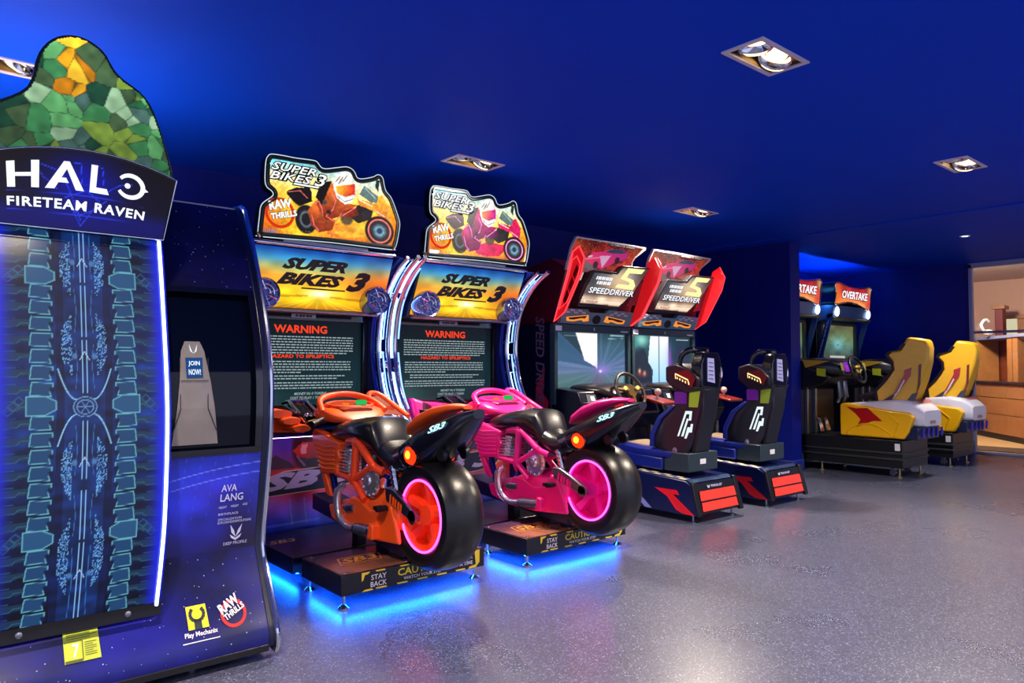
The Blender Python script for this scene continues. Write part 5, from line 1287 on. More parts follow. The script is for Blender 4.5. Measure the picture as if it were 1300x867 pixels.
def speed_console(root, k):
    m_con = M('console_black', (18, 20, 34), .25, noise=.12)
    b = MB(); b.prism([(4.80, .62), (4.44, .66), (4.36, .80), (4.46, 1.0), (4.80, 1.03)], -.50, .50); co = b.build('console', m_con, root, .012)
    one('console_leg', M('leg_grey', (120, 112, 100), .4, .5), root, .004, box=(-.47, -.43, 4.42, 4.46, .38, .67)); one('console_leg', M('leg_grey', (120, 112, 100), .4, .5), root, .004, box=(.43, .47, 4.42, 4.46, .38, .67))
    one('knee_panel', m_con, root, .004, box=(-.5, .5, 4.52, 4.8, .08, .66))
    b = MB(); b.hull([(4.30, .93, .98, .16), (4.40, .95, 1.045, .27), (4.55, .97, 1.07, .33), (4.72, .98, 1.065, .34)], 24, p=2.6); bn = b.build('dash_hood', M('hood_bronze', (30, 24, 26), .3, noise=.2), root)
    def cp(d=.004): return quadmap((-.5, 4.36 - d, .80), (.5, 4.36 - d, .80), (.5, 4.46 - d, 1.0), (-.5, 4.46 - d, 1.0))
    b = MB(); b.poly(cp(), [(-.0 + .05, .15), (.19, .12), (.20, .85), (.08, .88)]); b.build('coin_plate', m_steel, co)
    b = MB(); b.poly(cp(), [(.24, .1), (.36, .1), (.36, .85), (.25, .85)]); b.build('button_plate', M('plate_dark', (30, 34, 60), .2), co)
    b = MB(); b.poly(cp(.008), [(.38, .08), (.55, .08), (.56, .78), (.40, .86)]); b.build('start_panel', EM('start_red', (225, 34, 26), .85), co)
    b = MB()
    for u, v in ((.28, .7), (.32, .7), (.28, .4), (.32, .4)):
        p = cp(.004)([u], [v])[0]; b.lathe([(.014, 0), (.014, -.012), (.009, -.016)], tuple(p), 'y', 12)
    b.build('buttons', m_chrome, co)
    b = MB(); b.poly(cp(.006), [(.12, .6), (.17, .6), (.17, .8), (.12, .8)]); b.build('price_label', m_white, co)
    # steering wheel
    c = Vector((0.0, 4.30, 1.0)); ax = Vector((0, -.90, .43)).normalized(); u_ = Vector((1, 0, 0)); v_ = ax.cross(u_)
    ringp = lambda r, a, d=0: tuple(c + u_ * (r * math.cos(a)) + v_ * (r * math.sin(a)) + ax * d)
    b = MB(); b.tube([ringp(.172, a) for a in np.linspace(0, 2 * PI, 41)[:-1]], .0165, 10, closed=True); sw = b.build('steering_wheel', M('wheel_leather', (66, 58, 50), .35, noise=.15), root)
    b = MB()
    for a in (0.15, PI - .15, -PI / 2):
        b.tube([ringp(.165, a), ringp(.04, a, .01)], [.014, .022], 8)
    b.tube([ringp(0, 0, -.12), ringp(0, 0, .02)], .06, 16); b.build('wheel_hub', M('hub_bronze', (150, 118, 70), .3, .7, noise=.15), sw)
    b = MB()
    for a in (.25, PI - .25): p = ringp(.085, a, .025); b.ball(p, .019, 10, 6)
    b.build('wheel_buttons', EM('wheel_button_glow', (255, 214, 120), 1.3), sw)
    # shifter tray
    one('shifter_tray', M('tray_red', (120, 36, 28), .3, noise=.15), root, .008, prism=([(4.14, .87), (4.48, .93), (4.48, .96), (4.14, .895)], .26, .48))
    b = MB(); b.tube([(.37, 4.30, .91), (.37, 4.29, .96)], .011, 8); b.ball((.37, 4.288, .985), .033, 14, 8); b.build('shifter_knob', M('knob_pale', (205, 180, 170), .25, .3), root)
    # pedals
    for x in (-.12, .02):
        one('pedal', m_steel, root, .003, prism=([(4.40, .30), (4.44, .44), (4.455, .435), (4.415, .29)], x, x + .08))
    # side print on the near flank
    f = lambda d: (lambda U, V: np.stack([np.zeros_like(np.asarray(U, float)) - .502 - d, 5.30 - np.asarray(U, float) * .50, .55 + np.asarray(V, float) * 1.2], -1))
    b = MB(); b.poly(f(.002), [(.55, 0), (.8, .0), (.95, .3), (.8, .35), (.85, .55), (.6, .4)]); b.build('flank_flash', M('flash_red', (190, 20, 50), .3), root)
    V, F = text2d('SPEED DRIVER', .02, .2)
    b = MB(); b.add(f(.004)(.60 + V[:, 1] * .24, .22 + (1 - V[:, 0]) * .72), F); b.build('flank_lettering', M('flank_gold', (104, 84, 104), .35), root)

def speed_seat(root):
    m_sh = M('seat_shell_black', (24, 26, 34), .28, noise=.1); m_bl = M('seat_blue_lit', (16, 32, 120), .3, noise=.08); m_pl = M('seat_grey_box', (38, 52, 62), .35, noise=.08)  # seat trim is dark; blue LED light is mixed into its colour
    X = .03
    # chassis
    pr = [(4.46, .07), (4.46, .37), (4.02, .352), (3.52, .322), (3.465, .29), (3.41, .065), (3.56, .05), (4.0, .06)]
    b = MB(); b.prism(pr, X - .30, X + .31); ch = b.build('seat_chassis', M('chassis_navy', (14, 22, 70), .25, noise=.1), root, .008)
    fq = quadmap((X - .29, 3.405, .075), (X + .30, 3.405, .075), (X + .30, 3.462, .30), (X - .29, 3.462, .30)); f = shift(fq, (0, -.004, 0)); f2 = shift(fq, (0, -.012, 0)); f3 = shift(fq, (0, -.016, 0))
    b = MB(); b.grid(f, 1, 1); b.build('chassis_front', m_black, ch)
    for (v0, v1, nm) in ((.07, .36, 'red_panel'), (.42, .74, 'red_panel')):
        b = MB(); b.poly(f2, [(.09, v0), (.91, v0), (.90, v1), (.10, v1)])
        for i in range(1, 5):
            v = v0 + (v1 - v0) * i / 5; 
        b.build('red_panel', M('panel_red', (238, 60, 46), .3, emit=.14, ergb=(240, 60, 44), noise=.15, nscale=60), ch)
    b = MB()
    b.add([(X - .30, 3.395, .055), (X - .25, 3.395, .055), (X - .25, 3.455, .31), (X - .30, 3.455, .31), (X - .30, 3.42, .055), (X - .25, 3.42, .055), (X - .25, 3.48, .31), (X - .30, 3.48, .31)], [(0, 1, 2, 3), (7, 6, 5, 4), (0, 4, 5, 1), (1, 5, 6, 2), (2, 6, 7, 3), (3, 7, 4, 0)])
    b.build('chassis_cheek', m_black, ch, .006); b = MB()
    b.add([(X + .26, 3.385, .055), (X + .31, 3.385, .055), (X + .31, 3.455, .32), (X + .26, 3.455, .32), (X + .26, 3.42, .055), (X + .31, 3.42, .055), (X + .31, 3.49, .32), (X + .26, 3.49, .32)], [(0, 1, 2, 3), (7, 6, 5, 4), (0, 4, 5, 1), (1, 5, 6, 2), (2, 6, 7, 3), (3, 7, 4, 0)])
    b.build('chassis_cheek', m_black, ch, .006)
    b = MB(); b.poly(f3, [(.1, .385), (.38, .385), (.42, .41), (.62, .41), (.66, .385), (.9, .385), (.9, .42), (.1, .42)]); b.build('panel_divider', m_black, ch)
    b = MB(); b.text(f3, 'WAHLAP', .36, .83, .26, .09, .02); b.poly(f3, [(.29, .82), (.33, .82), (.34, .93), (.31, .88), (.28, .93)]); b.build('chassis_lettering', M('pale_print', (190, 190, 225), .4), ch)
    b = MB(); b.add([(X - .30, 3.53, .327), (X - .2, 3.53, .327), (X - .2, 4.03, .357), (X - .30, 4.03, .357)], [(0, 1, 2, 3)]); st = b.build('edge_strip', M('strip_lilac', (110, 112, 170), .25), ch)
    b = MB()
    for i in range(8):
        for j in range(2):
            if (i + j) % 2: continue
            y0 = 3.53 + i * .0625; x0 = X - .295 + j * .045; zz = lambda y: .3295 + (y - 3.53) * .06
            b.add([(x0, y0, zz(y0)), (x0 + .045, y0, zz(y0)), (x0 + .045, y0 + .0625, zz(y0 + .0625)), (x0, y0 + .0625, zz(y0 + .0625))], [(0, 1, 2, 3)])
    b.build('checker_marks', M('checker_cream', (226, 214, 186), .3), st)
    b = MB(); b.add([(X - .28, 3.475, .306), (X + .28, 3.475, .306), (X + .28, 3.52, .326), (X - .28, 3.52, .326)], [(0, 1, 2, 3)]); b.build('front_plate', M('plate_sheen', (70, 92, 130), .2, .5), ch)
    fs = lambda U, V: np.stack([np.zeros_like(np.asarray(U, float)) + X - .303, 4.1 - np.asarray(U, float) * .7, .06 + np.asarray(V, float) * .29], -1)
    b = MB(); b.poly(fs, [(.40, .62), (.72, .62), (.75, .50), (.66, .50), (.96, -.0), (.78, .02), (.70, .1), (.58, .42)]); b.build('arrow_flash', M('flash_red2', (214, 22, 40), .3, noise=.2, nscale=20), ch)
    b = MB(); b.poly(fs, [(-.1, .70), (.02, .66), (.36, .02), (.26, .02)]); b.build('pale_flash', M('flash_lilac', (120, 130, 200), .3), ch)
    b = MB(); b.poly(fs, [(-.2, .60), (-.12, .66), (.2, .02), (.06, .02)]); b.build('red_flash', M('flash_red2', (214, 22, 40), .3), ch)
    for x in (X - .27, X + .26):
        for y in (3.47, 4.3): one('chassis_foot', m_steel, ch, 0, lathe=([(.022, 0), (.022, .008), (.008, .014), (.008, .06)], (x, y, 0), 'z', 12))
    # seat base
    one('seat_box', m_pl, root, .006, box=(X - .20, X + .20, 3.56, 3.80, .37, .52))
    b = MB(); f = quadmap((X - .20, 3.557, .37), (X + .2, 3.557, .37), (X + .2, 3.557, .52), (X - .2, 3.557, .52)); b.poly(f, [(.38, .38), (.58, .38), (.58, .66), (.38, .66)]); b.build('data_plate', m_white, root)
    b = MB(); b.prism([(3.80, .37), (4.22, .38), (4.30, .44), (4.28, .50), (3.80, .47)], X - .23, X + .23); b.build('seat_skirt', m_bl, root, .015, seg=3)
    b = MB(); b.hull([(3.72, .46, .53, .20, X), (3.85, .46, .545, .23, X), (4.05, .46, .55, .235, X), (4.22, .47, .565, .225, X), (4.32, .48, .55, .20, X)], 22, p=4); b.build('seat_cushion', m_bl, root)
    b = MB(); b.hull([(3.80, .53, .556, .13, X), (4.0, .53, .562, .15, X), (4.25, .54, .572, .15, X)], 18, p=4); b.build('cushion_insert', M('insert_tan', (150, 130, 110), .4, noise=.15), root)
    def rear(x, y, z):
        y = y + .14 * min(max((3.72 - y) / .3, 0), 1); k = .26 if z > 1.045 else .42 + .22 * min(max((.95 - z) / .4, 0), 1); t = 1 - k * min(max((3.82 - y) / .34, 0), 1); return (X + (x - X) * t, y, z)
    WARP[0] = rear
    # back shell: side bolsters with the shaped profile, a slimmer centre
    side = [(3.915, .545), (3.905, .655), (3.82, .80), (3.70, .89), (3.69, 1.0), (3.66, 1.05), (3.40, 1.06), (3.335, 1.045), (3.345, .95), (3.40, .75), (3.45, .60), (3.53, .515), (3.75, .51)]
    for s in (-1, 1):
        b = MB(); rings = []
        for z in np.linspace(.515, 1.055, 13):
            yf = np.interp(z, [.515, .545, .655, .80, .89, 1.0, 1.055], [3.80, 3.915, 3.905, 3.82, 3.70, 3.69, 3.66]); yr = np.interp(z, [.515, .60, .75, .95, 1.055], [3.53, 3.45, 3.40, 3.345, 3.335])
            ys_ = np.linspace(yf, yr, 9)
            rings.append([(X + s * (.200 if i in (0, 8) else .215), y, z) for i, y in enumerate(ys_)] + [(X + s * .12, y, z) for y in ys_[::-1]])
        b.loft(rings); b.build('seat_bolster', m_sh, root)
        b = MB(); b.prism([(3.935, .555), (3.93, .66), (3.845, .81), (3.72, .905), (3.69, .89), (3.81, .79), (3.885, .65), (3.89, .55)], X + s * .12, X + s * .225); b.build('bolster_edge', m_bl, root, .008)
        f = lambda d, s=s: (lambda U, V: np.stack([np.zeros_like(np.asarray(U, float)) + X + s * (.2155 + d), 3.66 - np.asarray(U, float) * .25, .64 + np.asarray(V, float) * .23], -1))
        lo = [[(0, .05), (.55, .95), (.95, .95), (.85, .62), (.70, .62), (.78, .84), (.6, .84), (.1, .05)], [(.22, .05), (.62, .70), (.70, .66), (.35, .05)], [(.40, -.02), (.62, .38), (.78, .38), (.82, .5), (.95, .5), (.85, .2), (.68, .2), (.52, -.02)]]
        b = MB()
        for p in lo: b.poly(f(.006), p)
        b.build('shell_emblem', EM('emblem_white', (222, 240, 245), .9), root)
        b = MB(); b.lathe([(.03, 0), (.03, s * .012), (.02, s * .016)], (X + s * .215, 3.70, .53), 'x', 16); b.build('recline_knob', m_steel, root)
        b = MB(); [b.poly(f(.005), [(u, 1.20), (u + .15, 1.20), (u + .15, 1.62), (u, 1.62)]) for u in (-.1, .05, .2, .35, .5)]; b.build('violet_label', M('label_violet', (70, 20, 96), .2, emit=.25, ergb=(110, 30, 150), noise=.6, nscale=90), root)
    b = MB(); b.prism([(3.80, .52), (3.78, .66), (3.70, .80), (3.60, .95), (3.58, 1.06), (3.36, 1.06), (3.38, .9), (3.46, .6), (3.56, .515)], X - .13, X + .13); b.build('seat_back', M('back_cloth', (14, 16, 30), .6, noise=.2, nscale=50), root, .01)
    # headrest pod
    b = MB(); b.prism([(3.765, 1.10), (3.765, 1.215), (3.62, 1.245), (3.42, 1.20), (3.345, 1.12), (3.36, 1.02), (3.50, 1.0), (3.70, 1.04)], X - .235, X + .235); hp_ = b.build('headrest', m_sh, root, .016, seg=3)
    for s in (-1, 1):
        f = lambda d, s=s: (lambda U, V: np.stack([np.zeros_like(np.asarray(U, float)) + X + s * (.236 + d), 3.70 - np.asarray(U, float) * .34, 1.03 + np.asarray(V, float) * .19], -1))
        b = MB(); b.poly(f(.002), [(.22, .72), (.82, .86), (1.0, .5), (.9, .1), (.45, .42), (.12, .5)]); b.build('red_patch', M('patch_red', (120, 14, 26), .25, noise=.3), hp_)
        b = MB(); b.band(f(.004), [(.20, .68), (.80, .42), (.84, .22)], .03, 1.8); b.band(f(.004), [(.20, .68), (.22, .46)], .03, 1.8)
        for k in range(4): u = .27 + k * .13; v = .46 - k * .056; b.poly(f(.004), [(u, v), (u + .05, v - .02), (u + .05, v + .09 - .02), (u, v + .09)])
        b.build('led_squares', EM('led_cream', (255, 236, 150), 1.3), hp_)
    b = MB(); b.tube(catmull([(X - .17, 3.64, 1.21), (X - .17, 3.60, 1.30), (X - .15, 3.52, 1.345), (X - .1, 3.46, 1.352), (X + .1, 3.46, 1.352), (X + .15, 3.50, 1.34), (X + .17, 3.58, 1.29), (X + .17, 3.62, 1.21)], 5), .026, 10); b.build('grab_loop', m_blackgloss, hp_)
    b = MB(); b.prism([(X - .17, 1.05), (X + .19, 1.03), (X + .20, 1.25), (X + .14, 1.335), (X - .12, 1.335), (X - .18, 1.24)], 3.335, 3.44, 'y'); bk = b.build('rear_pod', m_blackgloss, hp_, .014, seg=3)
    b = MB(); f = quadmap((X - .15, 3.331, 1.05), (X + .17, 3.331, 1.05), (X + .15, 3.331, 1.32), (X - .13, 3.331, 1.32)); b.poly(f, [(.22, .18), (.66, .12), (.62, .86), (.20, .88)]); b.build('rear_display', EM('rear_lilac', (176, 170, 225), .7), hp_)
    b = MB(); ff = shift(f, (0, -.002, 0)); 
    for i in range(5): b.band(ff, [(.26, .74 - i * .12), (.56, .72 - i * .12)], .03, 1.2)
    b.build('display_marks', M('marks_violet', (90, 80, 130), .4), hp_)
    b = MB(); b.tube(catmull([(X + .20, 3.40, 1.25), (X + .27, 3.39, 1.20), (X + .27, 3.39, 1.12), (X + .20, 3.40, 1.06)], 4), .016, 8); b.build('side_handle', m_chrome, hp_)
    b = MB(); b.add([(X - .223, 3.47, .89), (X - .223, 3.375, .89), (X - .223, 3.35, 1.02), (X - .223, 3.45, 1.02)], [(0, 1, 2, 3)]); b.build('green_sticker', M('sticker_green', (150, 176, 40), .4), root)
    one('rear_strut', m_steel, root, 0, tube=([(X + .16, 3.47, .52), (X + .15, 3.37, .80)], .010, 8))
    one('back_cover', m_sh, root, .01, prism=([(3.44, .52), (3.345, .86), (3.34, 1.04), (3.42, 1.04), (3.42, .86), (3.50, .52)], X - .18, X + .18))
    WARP[0] = None

def speed_machine(c, k, label):
    OFF[:] = [0, 4.3, 0]
    root = empty('car_racing_machine', (c, 4.3, 0), label, 'arcade machine', 'red car racing machines')
    one('cabinet_body', M('speed_cabinet', (10, 14, 40), .28, noise=.1), root, .006, box=(-.5, .5, 4.80, 5.40, .06, 1.62))
    speed_screen(root, k); speed_header(root, k); speed_console(root, k); speed_seat(root)
    OFF[:] = [0, 0, 0]
speed_machine(5.04, 0, 'red headed car racing machine next to the pink motorbike')
speed_machine(6.10, 1, 'red headed car racing machine next to the wall socket')

# ------------------------------------------------------------------ yellow racing seats in the far alcove
def overtake_machine(c, k, label):
    OFF[:] = [0, 4.3, 0]
    root = empty('yellow_racing_machine', (c, 4.3, 0), label, 'arcade machine', 'yellow seat racing machines')
    m_y = M('seat_yellow', (245, 184, 10), .34, noise=.06, coat=.15); m_w = M('cowl_white', (226, 226, 236), .22, noise=.04, coat=.5)
    m_k = M('base_black', (18, 20, 24), .35, noise=.15); m_cab = M('overtake_black', (12, 14, 22), .3, noise=.1)
    b = MB(); b.box(-.34, .35, 3.36, 4.50, .105, .41); bs = b.build('base', m_k, root, .006)
    b = MB()
    for z in (.19, .255): b.box(-.352, .362, 3.35, 4.50, z, z + .022)
    b.build('base_ribs', M('rib_grey', (40, 44, 46), .4, noise=.1), bs, .003)
    b = MB(); b.box(-.345, -.341, 3.385, 3.44, .30, .375); b.build('base_sticker', m_white, bs)
    for x in (-.28, .28):
        for y in (3.42, 4.3): one('base_foot', M('brass_foot', (170, 150, 110), .3, .8), bs, 0, lathe=([(.03, 0), (.03, .01), (.012, .02), (.01, .11)], (x, y, 0), 'z', 12))
    for x in (-.2, .2):
        b = MB(); b.lathe([(.035, -.015), (.035, .015)], (x, 3.52, .038), 'x', 14); b.box(x - .02, x + .02, 3.50, 3.54, .04, .11); b.build('caster', m_steel, bs)
    # side fairings with red flash
    for s in (-1, 1):
        b = MB(); pr = [(4.05, .43), (4.05, .79), (3.98, .805), (3.55, .745), (3.30, .72), (3.24, .67), (3.30, .50), (3.35, .425)]
        b.prism(pr, s * .25, s * .335); fa = b.build('side_fairing', m_y, root, .02, seg=3)
        f = lambda U, V, s=s: np.stack([np.zeros_like(np.asarray(U, float)) + s * .338, 4.05 - np.asarray(U, float) * .8, .42 + np.asarray(V, float) * .39], -1)
        b = MB(); b.poly(f, [(.10, .88), (.24, .84), (.40, .86), (.60, .50), (.48, .50), (.24, .30), (.30, .52), (.22, .70)]); b.build('red_flash', M('ot_red', (176, 14, 24), .3, coat=.3), fa)
        b = MB(); b.tube([(s * .336, y, z) for y, z in catmull([(3.98, .45), (3.92, .52), (3.80, .57), (3.66, .57), (3.52, .50), (3.46, .44)], 5)], .008, 6); b.tube([(s * .336, 3.52, .70), (s * .338, 3.40, .60), (s * .336, 3.46, .44)], .007, 6); b.build('crease', m_y, fa)
    b = MB(); b.hull([(4.0, .76, .80, .25), (3.75, .70, .83, .27), (3.55, .66, .85, .29), (3.42, .60, .86, .30), (3.30, .56, .84, .27), (3.22, .56, .79, .25), (3.17, .57, .74, .235)], 26, p=7); cw = b.build('rear_cowl', m_w, root)
    b = MB(); f = quadmap((-.29, 3.158, .58), (.29, 3.158, .58), (.29, 3.20, .76), (-.29, 3.20, .76)); b.poly(f, [(.36, .1), (.62, .1), (.62, .85), (.36, .85)]); b.build('plate_panel', M('plate_grey', (120, 100, 96), .4), cw)
    b = MB(); f = quadmap((-.1, 3.268, .825), (.24, 3.268, .825), (.24, 3.30, .845), (-.1, 3.30, .845)); b.bars(shift(f, (0, -.01, .004)), 0, -.2, 1, 1.8, 6, .3); b.build('cowl_lettering', M('ot_crimson', (170, 20, 60), .3), cw)
    one('diffuser', M('diffuser_blue', (40, 50, 90), .3, .4, noise=.3, nscale=20), root, .004, box=(-.30, .31, 3.22, 3.5, .425, .56))
    b = MB()
    for i in range(5): b.tube([(-.26 + i * .13, 3.18, .45), (-.24 + i * .13, 3.18, .54), (-.2 + i * .13, 3.19, .48)], .012, 6)
    b.build('tail_pipes', M('pipe_violet', (60, 54, 170), .2, .5), root)
    # seat shell
    def slim(x, y, z):
        return (x * (1 - .62 * min(max((3.50 - y) / .33, 0), 1)), y, z)
    WARP[0] = slim
    pr = [(3.36, 1.555), (3.19, 1.52), (3.165, 1.43), (3.18, 1.265), (3.23, 1.08), (3.33, .85), (3.55, .785), (3.68, .81), (3.70, .95), (3.60, 1.06), (3.50, 1.196), (3.51, 1.28), (3.57, 1.35), (3.53, 1.395), (3.44, 1.41), (3.40, 1.48)]
    b = MB(); b.prism(pr, -.225, .225); se = b.build('seat_shell', m_y, root, .03, seg=3)
    b = MB(); q = [(y + .006, z) for y, z in pr[6:]] + [(y - .03, z - .006) for y, z in reversed(pr[6:])]
    for s in (-1, 1): b = MB(); b.prism(q, s * .19, s * .232); b.build('shell_piping', m_black, se, .006)
    b = MB(); b.hull([(3.50, .88, 1.0, .15), (3.60, .84, 1.0, .17), (3.9, .84, .90, .19)], 18, p=4); b.build('seat_pad', m_black, root)
    for s in (-1, 1):
        f = lambda U, V, s=s: np.stack([np.zeros_like(np.asarray(U, float)) + s * .2275, 3.72 - np.asarray(U, float) * .55, .80 + np.asarray(V, float) * .76], -1)
        b = MB(); b.poly(f, [(.60, .62), (.66, .62), (.74, .62), (.70, .42), (.55, .24), (.40, .12), (.52, .30), (.60, .44)]); b.build('shell_red_flash', M('ot_red', (176, 14, 24), .3), se)
        b = MB(); b.poly(f, [(.05, .02), (.35, .02), (.55, .25), (.60, .36), (.42, .16), (.22, .06)]); b.poly(f, [(.62, .04), (.76, .06), (.82, .18), (.72, .16)]); b.build('shell_grey_flash', M('ot_grey', (66, 60, 74), .3), se)
        b = MB(); b.band(lambda U, V, f=f: f(U, V) + np.array([.002 * s, 0, 0]), [(.32, .02), (.50, .2), (.60, .36)], .02, 1.4); b.build('shell_white_line', m_white, se)
        b = MB(); b.poly(f, [(.84, .66), (.89, .72), (.86, .30), (.78, .12), (.82, .32)]); b.build('shell_dark_stripe', M('ot_maroon', (110, 30, 20), .3), se)
        b = MB(); b.poly(f, [(.66 + .10 * math.cos(a), .70 + .035 * math.sin(a)) for a in np.linspace(0, 2 * PI, 20)[:-1]]); b.build('oval_badge', M('oval_navy', (40, 50, 120), .3), se)
        b = MB(); b.band(lambda U, V, f=f: f(U, V) + np.array([.002 * s, 0, 0]), [(.58, .70), (.74, .70)], .03, 1.4); b.build('oval_lettering', m_white, se)
        b = MB(); 
        for y, z in ((3.46, 1.40), (3.53, 1.12)): b.lathe([(.010, 0), (.008, s * .004)], (s * .226, y, z), 'x', 10)
        b.build('shell_screws', m_black, se)
    WARP[0] = None
    # console tower, wheel, pedals
    b = MB(); b.prism([(4.50, .41), (5.2, .41), (5.2, 1.30), (4.42, 1.30), (4.36, 1.21), (4.12, 1.10), (4.20, 1.01), (4.5, .95)], -.45, .45); co = b.build('console', m_cab, root, .008)
    for s in (-1, 1): one('console_stripe', M('stripe_yellow', (190, 160, 40), .3), co, .002, prism=([(4.10, 1.29), (4.44, 1.305), (4.40, 1.21)], s * .45, s * .456))
    b = MB(); b.add([(-.457, 4.26, 1.12), (-.457, 4.15, 1.105), (-.457, 4.15, 1.20), (-.457, 4.26, 1.205)], [(0, 1, 2, 3)]); b.build('lime_sticker', M('lime_sticker', (178, 190, 40), .4), co)
    b = MB(); b.hull([(4.05, 1.12, 1.26, .26), (4.15, 1.10, 1.32, .36), (4.30, 1.12, 1.335, .43), (4.45, 1.15, 1.33, .44)], 24, p=4); ds = b.build('dashboard', m_cab, root)
    f = quadmap((-.35, 4.085, 1.13), (.35, 4.085, 1.13), (.38, 4.12, 1.30), (-.38, 4.12, 1.30)); f = shift(f, (0, -.06, 0))
    for u in (.08, .72, .86): b = MB(); b.poly(f, [(u, .3), (u + .1, .25), (u + .11, .8), (u + .01, .85)]); b.build('dash_plate', M('dash_yellow_grey', (150, 140, 70), .3, noise=.4, nscale=40), ds)
    b = MB(); b.poly(f, [(.22, .2), (.36, .2), (.38, .85), (.2, .85)]); b.build('dash_violet', M('violet_glow', (90, 30, 120), .3, emit=.6, ergb=(150, 40, 200), noise=.5, nscale=60), ds)
    cc = Vector((-.0, 3.99, 1.19)); ax = Vector((0, -.93, .37)).normalized(); u_ = Vector((1, 0, 0)); v_ = ax.cross(u_)
    rp = lambda r, a, d=0: tuple(cc + u_ * (r * math.cos(a)) + v_ * (r * math.sin(a)) + ax * d)
    b = MB(); b.tube([rp(.165, a) for a in np.linspace(0, 2 * PI, 37)[:-1]], .016, 8, closed=True)
    for a in (0.2, PI - .2, -PI / 2): b.tube([rp(.16, a), rp(.03, a)], [.014, .02], 8)
    b.tube([rp(0, 0, -.14), rp(0, 0, .0)], .03, 10); sw = b.build('steering_wheel', M('wheel_black', (26, 28, 36), .3, noise=.1), root)
    b = MB(); b.tube([rp(0, 0, -.005), rp(0, 0, .014)], .05, 18); b.build('horn_cap', M('horn_yellow', (226, 196, 60), .3), sw)
    b = MB(); b.tube([rp(0, 0, .012), rp(0, 0, .02)], .026, 14); b.build('horn_badge', m_black, sw)
    for x in (-.08, .06):
        b = MB(); b.tube([(x, 4.18, 1.05), (x, 4.16, .86), (x + .02, 4.2, .80)], [.03, .035, .03], 8); b.build('column_arm', m_steel, root)
    for x in (-.30, -.1): one('front_strut', m_steel, root, .004, box=(x, x + .04, 4.46, 4.50, .41, 1.0))
    for x in (-.12, .04): one('pedal', m_chrome, root, .003, prism=([(4.38, .44), (4.43, .60), (4.445, .595), (4.395, .43)], x, x + .08))
    # monitor tower
    Y = 4.90
    one('tower', m_cab, root, .008, box=(-.55, .55, Y + .06, 5.45, 1.28, 2.05), box2=(-.45, .45, 5.2, 5.45, .1, 1.3))
    b = MB(); b.box(-.53, -.47, Y, Y + .06, 1.31, 1.84); b.box(.47, .53, Y, Y + .06, 1.31, 1.84); b.box(-.53, .53, Y, Y + .06, 1.29, 1.34); b.box(-.53, .53, Y, Y + .06, 1.81, 1.85); mo = b.build('monitor_bezel', M('bezel_olive', (70, 76, 64), .3, noise=.08), root, .004)
    P = Paint(60, 40, 1.9); P.vgrad([(0, (66, 66, 64)), (.3, (70, 100, 92)), (.6, (104, 130, 92)), (1, (96, 92, 62))]); P.noise(.25, (6, 5), 4); P.blur_spot(.5, .45, .18, .18, (130, 205, 215), .9)
    for i in range(14): a = i * .45; P.line([(.5, .42), (.5 + .6 * math.cos(a), .42 + .6 * math.sin(a))], .015, (60, 70, 60), .25)
    P.poly([(.25, .02), (.72, .02), (.72, .1), (.25, .1)], (205, 215, 205), .8)
    art('screen', mo, P, quadmap((-.47, Y + .03, 1.34), (.47, Y + .03, 1.34), (.47, Y + .03, 1.81), (-.47, Y + .03, 1.81)), ART('overtake_screen', .85, .1))
    for s in (-1, 1):
        b = MB(); b.prism([(4.9, 1.30), (4.98, 1.30), (4.80, 1.95), (4.72, 1.95)], s * .535, s * .56); sb = b.build('side_blade', M('blade_blue', (30, 70, 150), .25, .3, noise=.1), root, .004)
        V, F = text2d('OVERTAKE', .02, .2)
        b = MB(); b.add(np.stack([np.zeros(len(V)) + s * .5615, 4.935 - V[:, 0] * .15 - (V[:, 1] - .5) * .03, 1.36 + V[:, 0] * .5 + (V[:, 1] - .5) * .03], -1), F); b.build('blade_lettering', m_white, sb)
    b = MB(); b.prism([(4.90, 1.86), (4.74, 1.90), (4.70, 2.06), (4.96, 2.1), (4.96, 1.86)], -.56, .56); vb = b.build('lamp_valance', M('valance_blue', (90, 120, 170), .25, .3, noise=.15), root, .006)
    one('valance_rail', M('rail_gold', (150, 140, 90), .3, .6), vb, 0, tube=([(-.56, 4.73, 1.885), (.56, 4.73, 1.885)], .022, 8))
    for s in (-1, 1):
        b = MB(); b.ball((s * .47, 4.71, 1.98), (.045, .03, .07)); b.build('valance_lamp', EM('valance_lamp_glow', (215, 235, 255), 2.0), vb)
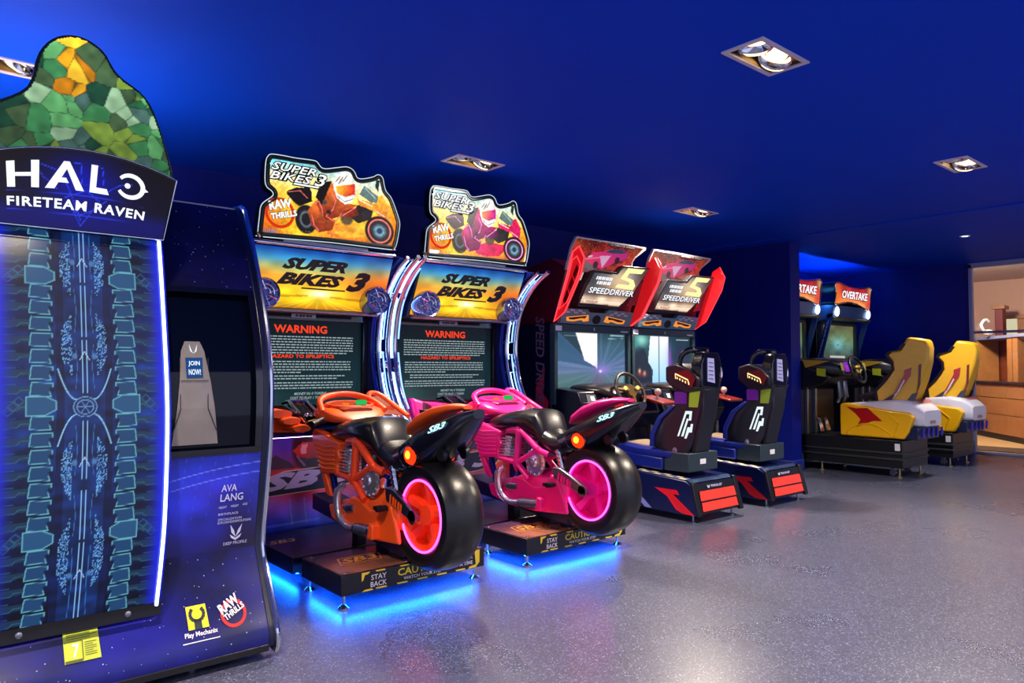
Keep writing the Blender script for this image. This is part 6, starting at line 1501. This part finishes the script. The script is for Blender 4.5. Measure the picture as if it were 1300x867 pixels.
    out = [(-.55, 2.36), (-.42, 2.385), (-.15, 2.345), (.2, 2.345), (.48, 2.385), (.565, 2.35), (.535, 2.20), (.50, 2.03), (.36, 2.035), (.1, 2.09), (-.2, 2.10), (-.5, 2.06), (-.575, 2.09), (-.53, 2.22)]
    out = rsmooth(out, 3)
    b = MB(); b.prism(out, 4.70, 4.95, 'y'); mq = b.build('marquee', m_cab, root, .008)
    x0, x1, z0, z1 = -.58, .58, 2.02, 2.40; n = lambda p: ((p[0] - x0) / (x1 - x0), (p[1] - z0) / (z1 - z0))
    P = Paint(100, 40, 1.16 / .38); P.vgrad([(0, (240, 170, 110)), (.35, (236, 130, 70)), (.6, (200, 40, 50)), (1, (140, 24, 40))]); P.noise(.3, (8, 5), 6); P.blur_spot(.05, .6, .16, .5, (236, 120, 40), .9); P.blur_spot(.95, .75, .08, .25, (230, 200, 120), .8); P.blur_spot(.9, .3, .1, .3, (215, 60, 60), .8)
    art('marquee_print', mq, P, quadmap((x0, 4.694, z0), (x1, 4.694, z0), (x1, 4.694, z1), (x0, 4.694, z1)), ART('overtake_marquee', .75, .2), [n(p) for p in inset(out, .018)])
    f = quadmap((0, 4.688, 0), (1, 4.688, 0), (1, 4.688, 1), (0, 4.688, 1))
    b = MB(); b.text(f, 'OVERTAKE', -.37, 2.155, .80, .13, .07, .25); b.build('title_outline', M('logo_outline', (20, 24, 30), .4), mq)
    b = MB(); b.text(shift(f, (0, -.003, 0)), 'OVERTAKE', -.36, 2.165, .78, .11, .03, .25); b.build('title_lettering', EM('title_white', (235, 238, 248), 1.0), mq)
    b = MB(); b.tube([(p[0], 4.692, p[1]) for p in inset(out, .008)], .006, 6, closed=True); b.build('marquee_edge', m_chrome, mq)
    one('roof_light', EM('roof_light_blue', (60, 160, 255), 90.0), root, 0, box=(-.45, .45, 5.02, 5.06, 2.12, 2.135))
    OFF[:] = [0, 0, 0]
overtake_machine(8.79, 0, 'yellow seat racing machine half hidden by the wall stub')
overtake_machine(10.27, 1, 'yellow seat racing machine beside the glass partition')
